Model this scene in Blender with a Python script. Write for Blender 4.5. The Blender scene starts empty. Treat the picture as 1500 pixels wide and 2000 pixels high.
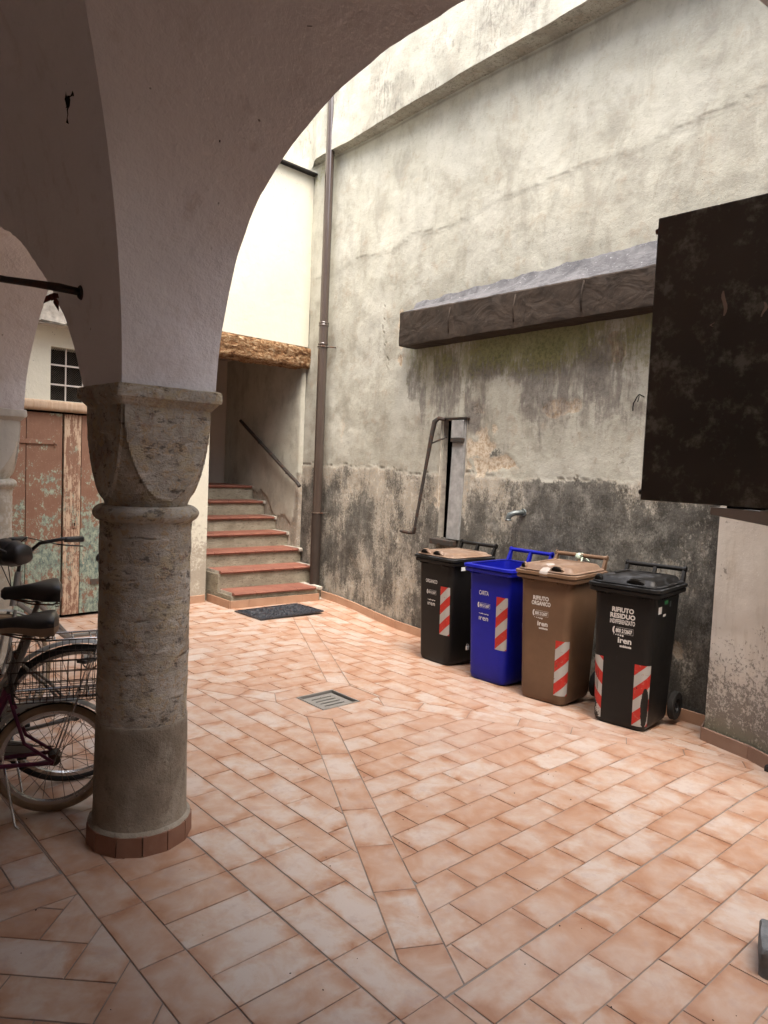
import bpy, bmesh, math, random
import numpy as np
from mathutils import Vector, Matrix

random.seed(7)
rng = np.random.RandomState(11)
scene = bpy.context.scene
COL = scene.collection
PI = math.pi

# ------------------------------------------------------------------ camera
# world frame: X = "a" (across the courtyard), Y = "b" (along it), Z up, metres
FPX, PIT, ROL, HCAM = 1423.86, math.radians(3.705), math.radians(2.460), 1.65
YAW = math.radians(42.2)
ca, sa = math.cos(YAW), math.sin(YAW)
def c2w(v):
    return Vector((v[0]*ca + v[1]*sa, -v[0]*sa + v[1]*ca, v[2]))
_cp, _sp = math.cos(PIT), math.sin(PIT)
_f = Vector((0, _cp, -_sp)); _r = Vector((1, 0, 0)); _u = Vector((0, _sp, _cp))
_r2 = _r*math.cos(ROL) + _u*math.sin(ROL)
_u2 = _u*math.cos(ROL) - _r*math.sin(ROL)
FW, RT, UP = c2w(_f), c2w(_r2), c2w(_u2)
cam = bpy.data.cameras.new('camera')
cam.sensor_fit = 'VERTICAL'; cam.sensor_height = 32.0
cam.lens = FPX/2000*32.0
cam.clip_start = 0.05; cam.clip_end = 500
camo = bpy.data.objects.new('camera', cam); COL.objects.link(camo)
M = Matrix((RT, UP, -FW)).transposed().to_4x4()
M.translation = Vector((0, 0, HCAM))
camo.matrix_world = M
scene.camera = camo
def proj(p):
    v = Vector(p) - Vector((0, 0, HCAM)); w = v.dot(FW)
    if w < 0.05: return None
    return 750 + FPX*v.dot(RT)/w, 1000 - FPX*v.dot(UP)/w

# ------------------------------------------------------------------ light
SUN_EL, SUN_AZ = math.radians(62), math.radians(232)   # azimuth measured from +X counter-clockwise in our frame
world = bpy.data.worlds.new('World'); scene.world = world
world.use_nodes = True
wn = world.node_tree
for n in list(wn.nodes): wn.nodes.remove(n)
wo = wn.nodes.new('ShaderNodeOutputWorld'); wb = wn.nodes.new('ShaderNodeBackground')
sk = wn.nodes.new('ShaderNodeTexSky'); sk.sky_type = 'NISHITA'; sk.sun_disc = False
sk.sun_elevation = SUN_EL; sk.sun_rotation = math.radians(90) - SUN_AZ
sk.air_density = 1.0; sk.dust_density = 6.0; sk.ozone_density = 0.6
wb.inputs['Strength'].default_value = 0.15
wn.links.new(sk.outputs[0], wb.inputs['Color']); wn.links.new(wb.outputs[0], wo.inputs['Surface'])
sun = bpy.data.lights.new('sun', 'SUN'); sun.energy = 1.45; sun.angle = math.radians(60)
sun.color = (1.0, 0.985, 0.955)
suno = bpy.data.objects.new('sun', sun); COL.objects.link(suno)
sd = Vector((math.cos(SUN_EL)*math.cos(SUN_AZ), math.cos(SUN_EL)*math.sin(SUN_AZ), math.sin(SUN_EL)))
suno.rotation_euler = sd.to_track_quat('Z', 'Y').to_euler()
suno.location = (3, 3, 12)
scene.view_settings.view_transform = 'Standard'
scene.view_settings.look = 'None'
scene.view_settings.gamma = 1.0
scene.view_settings.use_curve_mapping = False
scene.view_settings.exposure = 2.13
scene.render.engine = 'CYCLES'
scene.cycles.max_bounces = 10
scene.cycles.diffuse_bounces = 8
scene.cycles.use_denoising = True

# ------------------------------------------------------------------ node helper
class G:
    def __init__(s, name, rough=0.8, spec=0.3):
        s.m = bpy.data.materials.new(name); s.m.use_nodes = True
        s.t = s.m.node_tree
        s.b = s.t.nodes['Principled BSDF']
        s.b.inputs['Roughness'].default_value = rough
        s.b.inputs['Specular IOR Level'].default_value = spec
        s._tc = None
    def n(s, typ, **k):
        nd = s.t.nodes.new(typ)
        for a, v in k.items(): setattr(nd, a, v)
        return nd
    def put(s, sock, v):
        if isinstance(v, bpy.types.NodeSocket): s.t.links.new(v, sock)
        elif v is not None:
            if isinstance(v, (tuple, list)) and len(v) == 3 and sock.type == 'RGBA': v = (*v, 1)
            sock.default_value = v
    @property
    def obj(s):
        if s._tc is None: s._tc = s.n('ShaderNodeTexCoord')
        return s._tc.outputs['Object']
    def uv(s):
        s.obj
        return s._tc.outputs['UV']
    def attr(s, name):
        return s.n('ShaderNodeAttribute', attribute_name=name).outputs['Fac']
    def attrc(s, name):
        return s.n('ShaderNodeAttribute', attribute_name=name).outputs['Color']
    def map(s, scale=(1, 1, 1), loc=(0, 0, 0), vec=None):
        nd = s.n('ShaderNodeMapping'); s.put(nd.inputs['Vector'], vec if vec is not None else s.obj)
        nd.inputs['Scale'].default_value = scale; nd.inputs['Location'].default_value = loc
        return nd.outputs[0]
    def noise(s, scale, detail=4, rough=0.55, vec=None, dist=0.0, w=None):
        nd = s.n('ShaderNodeTexNoise')
        if w is not None:
            nd.noise_dimensions = '4D'; s.put(nd.inputs['W'], w)
        s.put(nd.inputs['Vector'], vec if vec is not None else s.obj)
        nd.inputs['Scale'].default_value = scale; nd.inputs['Detail'].default_value = detail
        nd.inputs['Roughness'].default_value = rough; nd.inputs['Distortion'].default_value = dist
        return nd.outputs[0]
    def vor(s, scale, vec=None, feature='F1', out=0):
        nd = s.n('ShaderNodeTexVoronoi', feature=feature)
        s.put(nd.inputs['Vector'], vec if vec is not None else s.obj); nd.inputs['Scale'].default_value = scale
        return nd.outputs[out]
    def ramp(s, fac, stops, interp='LINEAR'):
        nd = s.n('ShaderNodeValToRGB'); s.put(nd.inputs[0], fac); cr = nd.color_ramp; cr.interpolation = interp
        while len(cr.elements) < len(stops): cr.elements.new(0.5)
        for e, (p, c) in zip(cr.elements, stops):
            e.position = p
            e.color = (c, c, c, 1) if isinstance(c, (int, float)) else (*c, 1)
        return nd.outputs[0]
    def step(s, fac, lo, hi):
        nd = s.n('ShaderNodeMapRange'); s.put(nd.inputs[0], fac)
        nd.inputs[1].default_value = lo; nd.inputs[2].default_value = hi
        nd.interpolation_type = 'SMOOTHSTEP'
        return nd.outputs[0]
    def math(s, op, a, b=0.0, clamp=False):
        nd = s.n('ShaderNodeMath', operation=op, use_clamp=clamp); s.put(nd.inputs[0], a); s.put(nd.inputs[1], b)
        return nd.outputs[0]
    def mix(s, f, a, b, mode='MIX'):
        nd = s.n('ShaderNodeMix', data_type='RGBA', blend_type=mode)
        s.put(nd.inputs[0], f); s.put(nd.inputs[6], a); s.put(nd.inputs[7], b)
        return nd.outputs[2]
    def bump(s, h, strength=0.3, dist=0.01, normal=None):
        nd = s.n('ShaderNodeBump'); s.put(nd.inputs['Height'], h)
        nd.inputs['Strength'].default_value = strength; nd.inputs['Distance'].default_value = dist
        if normal is not None: s.put(nd.inputs['Normal'], normal)
        return nd.outputs[0]
    def sep(s, vec=None):
        nd = s.n('ShaderNodeSeparateXYZ'); s.put(nd.inputs[0], vec if vec is not None else s.obj)
        return nd.outputs
    def done(s, color=None, rough=None, normal=None, metal=None):
        if color is not None: s.put(s.b.inputs['Base Color'], color)
        if rough is not None: s.put(s.b.inputs['Roughness'], rough)
        if normal is not None: s.put(s.b.inputs['Normal'], normal)
        if metal is not None: s.put(s.b.inputs['Metallic'], metal)
        return s.m

# ------------------------------------------------------------------ mesh helpers
def mesh_obj(name, verts, faces, mat=None, parent=None, smooth=False):
    me = bpy.data.meshes.new(name)
    me.from_pydata([tuple(v) for v in verts], [], faces)
    if mat:
        for m in (mat if isinstance(mat, (list, tuple)) else [mat]): me.materials.append(m)
    if smooth: me.polygons.foreach_set('use_smooth', [True]*len(me.polygons))
    me.update()
    o = bpy.data.objects.new(name, me); COL.objects.link(o)
    if parent: o.parent = parent
    return o
def bm_obj(name, bm, mat=None, parent=None, smooth=False, angle=None):
    bmesh.ops.recalc_face_normals(bm, faces=bm.faces)
    me = bpy.data.meshes.new(name); bm.to_mesh(me); bm.free()
    if mat:
        for m in (mat if isinstance(mat, (list, tuple)) else [mat]): me.materials.append(m)
    if smooth:
        me.polygons.foreach_set('use_smooth', [True]*len(me.polygons))
        if angle: me.set_sharp_from_angle(angle=math.radians(angle))
    me.update()
    o = bpy.data.objects.new(name, me); COL.objects.link(o)
    if parent: o.parent = parent
    return o
def empty(name, loc=(0, 0, 0), rz=0.0):
    o = bpy.data.objects.new(name, None); COL.objects.link(o)
    o.location = loc; o.rotation_euler = (0, 0, rz); o.empty_display_size = 0.1
    return o
def tag(o, label=None, cat=None, group=None, kind=None):
    if label: o['label'] = label
    if cat: o['category'] = cat
    if group: o['group'] = group
    if kind: o['kind'] = kind
    return o
def new_bm(): return bmesh.new()
def add_box(bm, c, s, bev=0.0, rot=None):
    r = bmesh.ops.create_cube(bm, size=1.0)
    vs = r['verts']
    for v in vs: v.co = Vector((v.co.x*s[0], v.co.y*s[1], v.co.z*s[2]))
    if bev > 0:
        es = list({e for v in vs for e in v.link_edges})
        rb = bmesh.ops.bevel(bm, geom=es, offset=bev, segments=2, affect='EDGES', profile=0.6)
        vs = list({v for f in rb['faces'] for v in f.verts} | {v for v in vs if v.is_valid})
    for v in vs:
        co = v.co.copy()
        if rot is not None: co = rot @ co
        v.co = co + Vector(c)
    return vs
def add_tube(bm, pts, r, seg=10, cap=True):
    pts = [Vector(p) for p in pts]
    n = len(pts); rs = r if isinstance(r, (list, tuple)) else [r]*n
    rings = []; prev = None
    for i, p in enumerate(pts):
        t = (pts[min(i+1, n-1)] - pts[max(i-1, 0)]).normalized()
        if prev is None:
            ref = Vector((0, 0, 1)) if abs(t.z) < 0.9 else Vector((1, 0, 0))
            u = t.cross(ref).normalized()
        else:
            u = (prev - t*prev.dot(t))
            u = u.normalized() if u.length > 1e-6 else t.orthogonal().normalized()
        prev = u; w = t.cross(u)
        rings.append([bm.verts.new(p + (u*math.cos(2*PI*k/seg) + w*math.sin(2*PI*k/seg))*rs[i]) for k in range(seg)])
    for i in range(n-1):
        for k in range(seg):
            bm.faces.new((rings[i][k], rings[i][(k+1) % seg], rings[i+1][(k+1) % seg], rings[i+1][k]))
    if cap:
        bm.faces.new(rings[0][::-1]); bm.faces.new(rings[-1])
def add_torus(bm, c, R, r, axis='Y', seg=48, sub=8, arc=(0, 2*PI), flat=1.0, mtx=None):
    a0, a1 = arc; full = abs(a1-a0-2*PI) < 1e-6
    n = seg if full else seg+1
    rings = []
    for i in range(n):
        t = a0 + (a1-a0)*i/seg
        ring = []
        for k in range(sub):
            q = 2*PI*k/sub
            rr = R + r*math.cos(q); h = r*math.sin(q)*flat
            p = {'Y': Vector((rr*math.cos(t), h, rr*math.sin(t))), 'Z': Vector((rr*math.cos(t), rr*math.sin(t), h))}[axis]
            if mtx is not None: p = mtx @ p
            ring.append(bm.verts.new(p + Vector(c)))
        rings.append(ring)
    for i in range(seg):
        A, B = rings[i], rings[(i+1) % n]
        for k in range(sub):
            bm.faces.new((A[k], A[(k+1) % sub], B[(k+1) % sub], B[k]))
def add_loft(bm, rings, cap0=True, cap1=True, close=True):
    R = [[bm.verts.new(p) for p in ring] for ring in rings]
    n = len(R[0])
    for i in range(len(R)-1):
        for k in range(n if close else n-1):
            bm.faces.new((R[i][k], R[i][(k+1) % n], R[i+1][(k+1) % n], R[i+1][k]))
    if cap0: bm.faces.new(R[0][::-1])
    if cap1: bm.faces.new(R[-1])
    return R
def smooth01(x): x = np.clip(x, 0, 1); return x*x*(3-2*x)
# value-noise fbm, vectorised
def vnoise(x, y, seed=0):
    xi = np.floor(x).astype(np.int64); yi = np.floor(y).astype(np.int64)
    fx = x-xi; fy = y-yi; fx = fx*fx*(3-2*fx); fy = fy*fy*(3-2*fy)
    def h(a, b):
        v = (a*374761393 + b*668265263 + seed*1442695041) & 0xffffffff
        v = ((v ^ (v >> 13))*1274126177) & 0xffffffff
        v = v ^ (v >> 16)
        return (v & 0xffff)/65535.0
    return (h(xi, yi)*(1-fx)+h(xi+1, yi)*fx)*(1-fy) + (h(xi, yi+1)*(1-fx)+h(xi+1, yi+1)*fx)*fy
def fbm(x, y, octv=5, seed=0, gain=0.55):
    s = 0; a = 1; t = 0
    for i in range(octv):
        s = s + a*vnoise(x*2**i, y*2**i, seed+i*17); t += a; a *= gain
    return s/t

# ------------------------------------------------------------------ materials
def m_plaster_inner():
    g = G('portico_plaster', 0.9, 0.15)
    n1 = g.noise(0.9, 5, 0.6); n2 = g.noise(7, 5, 0.6); n3 = g.noise(160, 2, 0.5)
    c = g.ramp(n1, [(0.3, (0.70, 0.675, 0.68)), (0.7, (0.76, 0.74, 0.745))])
    c = g.mix(g.step(n2, 0.58, 0.75), c, (0.63, 0.585, 0.57))
    pit = g.step(g.vor(9.0), 0.055, 0.03)
    pit = g.math('MULTIPLY', pit, g.step(g.noise(2.3, 2), 0.52, 0.6))
    c = g.mix(g.math('MULTIPLY', pit, 0.7), c, (0.2, 0.16, 0.13))
    c = g.mix(g.math('MULTIPLY', g.step(g.noise(2.6, 7, 0.72, dist=0.8), 0.54, 0.66), 0.35), c, (0.56, 0.51, 0.485))
    nm = g.bump(g.noise(4, 6, 0.65), 0.7, 0.035)
    nm = g.bump(g.noise(22, 5, 0.7), 0.35, 0.006, nm)
    nm = g.bump(n3, 0.3, 0.003, nm)
    nm = g.bump(g.math('SUBTRACT', 1.0, pit), 0.5, 0.01, nm)
    return g.done(c, normal=nm)
def m_flat(name, col, rough=0.6, spec=0.4, metal=0.0, var=0.15, nscale=12, bump=0.0):
    g = G(name, rough, spec)
    n1 = g.noise(nscale, 5, 0.6)
    d = tuple(max(0, x*(1-var)) for x in col); l = tuple(x*(1+var) for x in col)
    c = g.ramp(n1, [(0.3, d), (0.7, l)])
    nm = g.bump(g.noise(nscale*6, 3), bump, 0.003) if bump else None
    return g.done(c, rough=g.ramp(g.noise(nscale*0.6, 4), [(0.3, max(rough-0.1, 0.05)), (0.7, min(rough+0.1, 1))]), normal=nm, metal=metal)
def m_tile():
    g = G('floor_tile', 0.5, 0.45)
    rnd = g.attr('rnd'); uvv = g.uv()
    vec = g.map((1, 1, 1), vec=uvv)
    n1 = g.noise(7.0, 6, 0.62, vec=vec, w=rnd, dist=0.5)
    n2 = g.noise(16, 6, 0.7, vec=vec, w=rnd)
    n3 = g.noise(80, 4, 0.7, vec=vec, w=rnd)
    u = g.attr('tu'); v = g.attr('tv')      # 0..1 across full tile
    eu = g.math('ABSOLUTE', g.math('SUBTRACT', u, 0.5)); ev = g.math('ABSOLUTE', g.math('SUBTRACT', v, 0.5))
    e = g.math('MAXIMUM', g.step(eu, 0.26, 0.52), g.math('MULTIPLY', g.step(ev, 0.26, 0.55), 0.6))
    e = g.math('MULTIPLY', e, g.math('ADD', 0.15, g.math('MULTIPLY', g.step(g.noise(6.5, 4, 0.6, vec=vec, w=g.math('ADD', rnd, 7.7)), 0.40, 0.62), 0.85)))
    t = g.math('ADD', g.math('SUBTRACT', g.math('MULTIPLY', g.attr('rnd2'), 0.16), 0.20), g.math('ADD', g.math('MULTIPLY', e, 0.46), g.math('MULTIPLY', n1, 1.15)))
    c = g.ramp(t, [(0.30, (0.48, 0.40, 0.35)), (0.43, (0.45, 0.335, 0.265)), (0.60, (0.40, 0.24, 0.158)), (0.82, (0.31, 0.142, 0.072))])
    c = g.mix(g.math('MULTIPLY', g.step(n2, 0.50, 0.68), 0.55), c, (0.37, 0.28, 0.245))
    c = g.mix(g.math('MULTIPLY', g.step(n3, 0.60, 0.72), 0.30), c, (0.27, 0.18, 0.14))
    c = g.mix(g.step(g.attr('rnd2'), 0.0, 1.0), c, g.mix(0.35, c, (0.38, 0.22, 0.145)))
    c = g.mix(g.math('MULTIPLY', g.step(g.noise(0.55, 5, 0.6, vec=g.n('ShaderNodeNewGeometry').outputs['Position']), 0.45, 0.7), 0.25), c, (0.38, 0.34, 0.32))
    r = g.ramp(n2, [(0.3, 0.38), (0.7, 0.58)])
    nm = g.bump(n1, 0.15, 0.004); nm = g.bump(n3, 0.12, 0.001, nm)
    return g.done(c, rough=r, normal=nm)
def m_terracotta(name='terracotta', base=(0.36, 0.17, 0.10), hi=(0.47, 0.26, 0.16)):
    g = G(name, 0.6, 0.35)
    n1 = g.noise(5, 5, 0.6); n2 = g.noise(40, 4, 0.7)
    c = g.ramp(n1, [(0.3, base), (0.7, hi)])
    c = g.mix(g.math('MULTIPLY', g.step(n2, 0.55, 0.75), 0.4), c, (0.25, 0.15, 0.10))
    return g.done(c, normal=g.bump(n2, 0.2, 0.002))
def m_grout():
    g = G('floor_grout', 0.95, 0.1)
    c = g.ramp(g.noise(6, 5), [(0.3, (0.17, 0.148, 0.13)), (0.7, (0.28, 0.25, 0.225))])
    return g.done(c, normal=g.bump(g.noise(200, 2), 0.4, 0.002))
def m_wall():
    g = G('stained_plaster', 0.92, 0.12)
    dirt, moss, purp, peel = g.attr('dirt'), g.attr('moss'), g.attr('purple'), g.attr('peel')
    low = g.attr('low'); lite = g.attr('lite')
    nA = g.noise(1.3, 6, 0.6); nB = g.noise(6, 6, 0.65); nC = g.noise(30, 6, 0.75, dist=0.3); nF = g.noise(140, 3, 0.7)
    st = g.noise(3.2, 6, 0.7, vec=g.map((2.6, 1, 0.28)))
    stf = g.noise(14, 5, 0.75, vec=g.map((2.2, 1, 0.45)))
    mid = g.noise(3.0, 6, 0.68, vec=g.map((1.4, 1, 0.7), (5, 2, 9)), dist=0.4)
    c = g.ramp(nA, [(0.30, (0.315, 0.310, 0.265)), (0.5, (0.395, 0.390, 0.335)), (0.7, (0.47, 0.468, 0.410))])
    c = g.mix(g.math('MULTIPLY', g.step(mid, 0.42, 0.66), 0.6), c, g.mix(nB, (0.21, 0.205, 0.175), (0.31, 0.29, 0.235)))
    c = g.mix(g.math('MULTIPLY', g.step(st, 0.5, 0.70), 0.5), c, (0.29, 0.28, 0.25))
    c = g.mix(g.math('MULTIPLY', g.step(nB, 0.52, 0.70), 0.5), c, (0.29, 0.235, 0.175))
    c = g.mix(g.math('MULTIPLY', g.step(g.noise(2.2, 5, 0.6, vec=g.map((1, 1, 1), (7, 3, 1))), 0.50, 0.62), 0.55), c, (0.47, 0.47, 0.42))
    c = g.mix(g.math('MULTIPLY', g.step(nC, 0.54, 0.70), 0.45), c, (0.20, 0.175, 0.135))
    c = g.mix(g.math('MULTIPLY', g.step(g.noise(48, 5, 0.8), 0.56, 0.68), 0.30), c, (0.60, 0.57, 0.50))
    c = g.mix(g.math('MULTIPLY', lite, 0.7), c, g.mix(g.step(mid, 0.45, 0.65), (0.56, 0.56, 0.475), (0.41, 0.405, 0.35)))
    # lower zone base : grey render with pale and ochre remnants
    lowc = g.ramp(mid, [(0.3, (0.20, 0.185, 0.155)), (0.5, (0.33, 0.305, 0.26)), (0.66, (0.46, 0.43, 0.37))])
    lowc = g.mix(g.math('MULTIPLY', g.step(nC, 0.48, 0.62), 0.65), lowc, (0.40, 0.315, 0.215))
    lowc = g.mix(g.math('MULTIPLY', g.step(g.noise(11, 6, 0.75, vec=g.map((1.5, 1, 0.8), (4, 4, 4))), 0.53, 0.62), 0.7), lowc, (0.56, 0.52, 0.45))
    c = g.mix(low, c, lowc)
    # peeled spots : ochre / pale
    c = g.mix(g.step(g.math('ADD', peel, g.math('MULTIPLY', g.math('SUBTRACT', nC, 0.5), 0.5)), 0.45, 0.55), c, g.mix(g.step(nC, 0.35, 0.6), (0.30, 0.225, 0.15), (0.52, 0.46, 0.37)))
    # stains
    vs_ = g.math('ADD', g.math('MULTIPLY', g.math('SUBTRACT', nC, 0.5), 1.1), g.math('MULTIPLY', g.math('SUBTRACT', stf, 0.5), 1.3))
    pf = g.step(g.math('ADD', purp, g.math('ADD', vs_, g.math('MULTIPLY', g.math('SUBTRACT', g.noise(8, 5, 0.7), 0.5), 0.9))), 0.26, 0.86)
    c = g.mix(g.math('MULTIPLY', pf, 0.82), c, g.mix(g.step(nC, 0.3, 0.7), (0.075, 0.068, 0.066), (0.22, 0.20, 0.18)))
    mf = g.step(g.math('ADD', moss, vs_), 0.20, 0.80)
    c = g.mix(g.math('MULTIPLY', mf, 0.85), c, g.mix(g.step(nC, 0.35, 0.6), (0.12, 0.13, 0.05), (0.24, 0.24, 0.11)))
    nD = g.noise(62, 5, 0.75, vec=g.map((1.2, 1, 0.8)))
    df = g.step(g.math('ADD', dirt, g.math('ADD', g.math('MULTIPLY', g.math('SUBTRACT', nC, 0.5), 1.1), g.math('ADD', g.math('MULTIPLY', g.math('SUBTRACT', stf, 0.5), 0.9), g.math('MULTIPLY', g.math('SUBTRACT', nD, 0.5), 1.9)))), 0.26, 0.76)
    c = g.mix(g.math('MULTIPLY', df, 0.88), c, g.mix(g.step(g.math('ADD', g.math('MULTIPLY', nB, 0.5), g.math('MULTIPLY', nD, 0.5)), 0.40, 0.62), (0.028, 0.027, 0.025), g.mix(g.step(mid, 0.45, 0.62), (0.11, 0.107, 0.098), (0.24, 0.23, 0.205))))
    scr = g.math('MULTIPLY', g.step(g.noise(26, 4, 0.6, vec=g.map((3.0, 1, 0.35), (2, 2, 2))), 0.66, 0.72), dirt)
    c = g.mix(g.math('MULTIPLY', scr, 0.7), c, (0.42, 0.38, 0.31))
    wsp = g.math('MULTIPLY', g.step(g.noise(75, 4, 0.8), 0.60, 0.68), dirt)
    c = g.mix(g.math('MULTIPLY', wsp, 0.6), c, (0.40, 0.38, 0.33))
    sp = g.step(nF, 0.66, 0.74)
    c = g.mix(g.math('MULTIPLY', sp, 0.3), c, (0.62, 0.58, 0.50))
    pits = g.step(g.vor(16), 0.07, 0.03)
    pits = g.math('MULTIPLY', pits, g.step(g.noise(3, 2), 0.5, 0.6))
    c = g.mix(pits, c, (0.06, 0.05, 0.04))
    crk = g.attr('crack')
    c = g.mix(crk, c, (0.07, 0.055, 0.04))
    hgt = g.math('ADD', g.math('MULTIPLY', nB, 0.7), g.math('MULTIPLY', nC, 0.35))
    nm = g.bump(hgt, 0.55, 0.02); nm = g.bump(nF, 0.35, 0.003, nm)
    nm = g.bump(g.math('SUBTRACT', 1, g.math('MAXIMUM', pits, crk)), 0.7, 0.01, nm)
    return g.done(c, normal=nm)
def m_white_plaster(name='white_plaster', base=(0.76, 0.72, 0.60), dirtc=(0.45, 0.38, 0.28), dz=0.5):
    g = G(name, 0.9, 0.15)
    x, y, z = g.sep()
    n1 = g.noise(1.1, 5, 0.6); st = g.noise(3, 6, 0.7, vec=g.map((3, 1, 0.22))); n2 = g.noise(26, 6, 0.75)
    c = g.mix(g.step(n1, 0.35, 0.7), tuple(b*0.9 for b in base), base)
    c = g.mix(g.math('MULTIPLY', g.step(st, 0.55, 0.75), 0.5), c, g.mix(0.4, c, dirtc))
    low = g.step(z, dz+0.9, dz-0.7)
    pt = g.math('ADD', g.math('MULTIPLY', low, 0.24), g.math('ADD', g.math('MULTIPLY', n2, 0.55), g.math('MULTIPLY', g.noise(4, 5), 0.35)))
    c = g.mix(g.step(pt, 0.60, 0.70), c, g.mix(n2, (0.30, 0.27, 0.22), (0.46, 0.41, 0.33)))
    pits = g.math('MULTIPLY', g.step(g.vor(22), 0.10, 0.05), g.step(g.noise(5, 3), 0.48, 0.58))
    c = g.mix(g.math('MULTIPLY', pits, 0.85), c, (0.12, 0.10, 0.08))
    nm = g.bump(g.noise(9, 6, 0.65), 0.4, 0.015); nm = g.bump(n2, 0.3, 0.006, nm)
    return g.done(c, normal=nm)
def m_pier():
    g = G('peeling_pier_plaster', 0.92, 0.12)
    z = g.sep()[2]
    n1 = g.noise(1.6, 5, 0.6); n2 = g.noise(14, 6, 0.75); n3 = g.noise(55, 5, 0.8); big = g.noise(3.4, 6, 0.7)
    c = g.ramp(n1, [(0.3, (0.50, 0.455, 0.395)), (0.7, (0.62, 0.585, 0.525))])
    c = g.mix(g.math('MULTIPLY', g.step(g.noise(5, 6, 0.7, vec=g.map((3, 3, 0.5))), 0.5, 0.7), 0.4), c, (0.40, 0.34, 0.27))
    low = g.step(z, 0.95, 0.0)
    pk = g.math('ADD', g.math('MULTIPLY', n3, 0.55), g.math('ADD', g.math('MULTIPLY', n2, 0.35), g.math('MULTIPLY', low, 0.16)))
    c = g.mix(g.math('MULTIPLY', g.step(pk, 0.545, 0.60), 0.85), c, g.mix(n2, (0.09, 0.08, 0.07), (0.26, 0.23, 0.20)))
    gp_ = g.math('ADD', g.math('MULTIPLY', big, 0.7), g.math('ADD', g.math('MULTIPLY', n2, 0.35), g.math('MULTIPLY', low, 0.10)))
    c = g.mix(g.math('MULTIPLY', g.step(gp_, 0.635, 0.655), 0.9), c, (0.27, 0.245, 0.21))
    c = g.mix(g.math('MULTIPLY', g.step(z, 0.16, -0.02), 0.5), c, (0.16, 0.17, 0.09))
    h = g.math('SUBTRACT', g.math('MULTIPLY', n2, 0.5), g.step(pk, 0.545, 0.60))
    return g.done(c, normal=g.bump(h, 0.7, 0.006, g.bump(g.noise(9, 5), 0.4, 0.012)))
def m_stone(name='column_stone', joints=1.0):
    g = G(name, 0.85, 0.25)
    n1 = g.noise(5, 6, 0.65); n2 = g.noise(24, 6, 0.8, dist=0.6); n3 = g.noise(110, 3, 0.7)
    st = g.noise(8, 6, 0.75, vec=g.map((1, 1, 3.2)), dist=0.6)
    z = g.sep()[2]
    course = g.math('ABSOLUTE', g.math('SUBTRACT', g.math('FRACT', g.math('ADD', g.math('MULTIPLY', z, 5.9), g.math('MULTIPLY', g.noise(5, 3), 0.45))), 0.5))
    joint = g.math('MULTIPLY', g.step(course, 0.45, 0.50), g.step(g.noise(7, 4), 0.50, 0.66))
    c = g.ramp(n1, [(0.32, (0.25, 0.215, 0.175)), (0.5, (0.43, 0.395, 0.335)), (0.68, (0.56, 0.535, 0.48))])
    c = g.mix(g.math('MULTIPLY', g.step(n2, 0.48, 0.62), 0.75), c, (0.46, 0.33, 0.19))
    c = g.mix(g.math('MULTIPLY', g.step(g.noise(7, 6, 0.7, vec=g.map((1, 1, 1.5), (1, 9, 2))), 0.52, 0.62), 0.6), c, (0.50, 0.42, 0.27))
    c = g.mix(g.math('MULTIPLY', g.step(st, 0.54, 0.66), 0.75), c, (0.62, 0.58, 0.52))
    c = g.mix(g.math('MULTIPLY', g.step(g.noise(13, 6, 0.75, vec=g.map((1, 1, 1.8), (3, 5, 8))), 0.54, 0.64), 0.75), c, (0.065, 0.052, 0.045))
    c = g.mix(g.math('MULTIPLY', g.step(g.noise(9, 5, 0.7, vec=g.map((1, 1, 1.2), (13, 5, 1))), 0.58, 0.68), 0.5), c, (0.23, 0.12, 0.09))
    c = g.mix(g.math('MULTIPLY', g.step(n3, 0.60, 0.70), 0.5), c, (0.07, 0.055, 0.045))
    joint = g.math('MULTIPLY', joint, joints)
    c = g.mix(g.math('MULTIPLY', joint, 0.6), c, (0.08, 0.06, 0.05))
    h = g.math('ADD', g.math('MULTIPLY', n2, 0.8), g.math('MULTIPLY', st, 0.6))
    nm = g.bump(h, 0.9, 0.022); nm = g.bump(g.math('SUBTRACT', 1, joint), 0.8, 0.012, nm); nm = g.bump(n3, 0.5, 0.004, nm)
    return g.done(c, normal=nm)
def m_cement():
    g = G('rough_cement', 0.92, 0.15)
    n1 = g.noise(3, 5, 0.6); n2 = g.noise(60, 5, 0.75); st = g.noise(5, 5, 0.7, vec=g.map((1, 1, 0.4)))
    c = g.ramp(n1, [(0.3, (0.175, 0.145, 0.11)), (0.7, (0.36, 0.31, 0.245))])
    c = g.mix(g.math('MULTIPLY', g.step(st, 0.50, 0.66), 0.6), c, (0.40, 0.365, 0.30))
    c = g.mix(g.math('MULTIPLY', g.step(g.noise(16, 6, 0.75), 0.52, 0.66), 0.5), c, (0.13, 0.105, 0.08))
    c = g.mix(g.math('MULTIPLY', g.step(n2, 0.58, 0.7), 0.6), c, (0.08, 0.065, 0.05))
    nm = g.bump(n2, 0.8, 0.006); nm = g.bump(g.noise(14, 5, 0.7), 0.5, 0.012, nm)
    return g.done(c, normal=nm)
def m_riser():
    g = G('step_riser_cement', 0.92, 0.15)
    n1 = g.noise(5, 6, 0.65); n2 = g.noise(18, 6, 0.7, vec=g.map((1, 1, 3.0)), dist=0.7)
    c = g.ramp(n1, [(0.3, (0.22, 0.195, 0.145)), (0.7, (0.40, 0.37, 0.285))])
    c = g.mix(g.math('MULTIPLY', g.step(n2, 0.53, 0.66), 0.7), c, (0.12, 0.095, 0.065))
    return g.done(c, normal=g.bump(n2, 0.9, 0.018))
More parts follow.
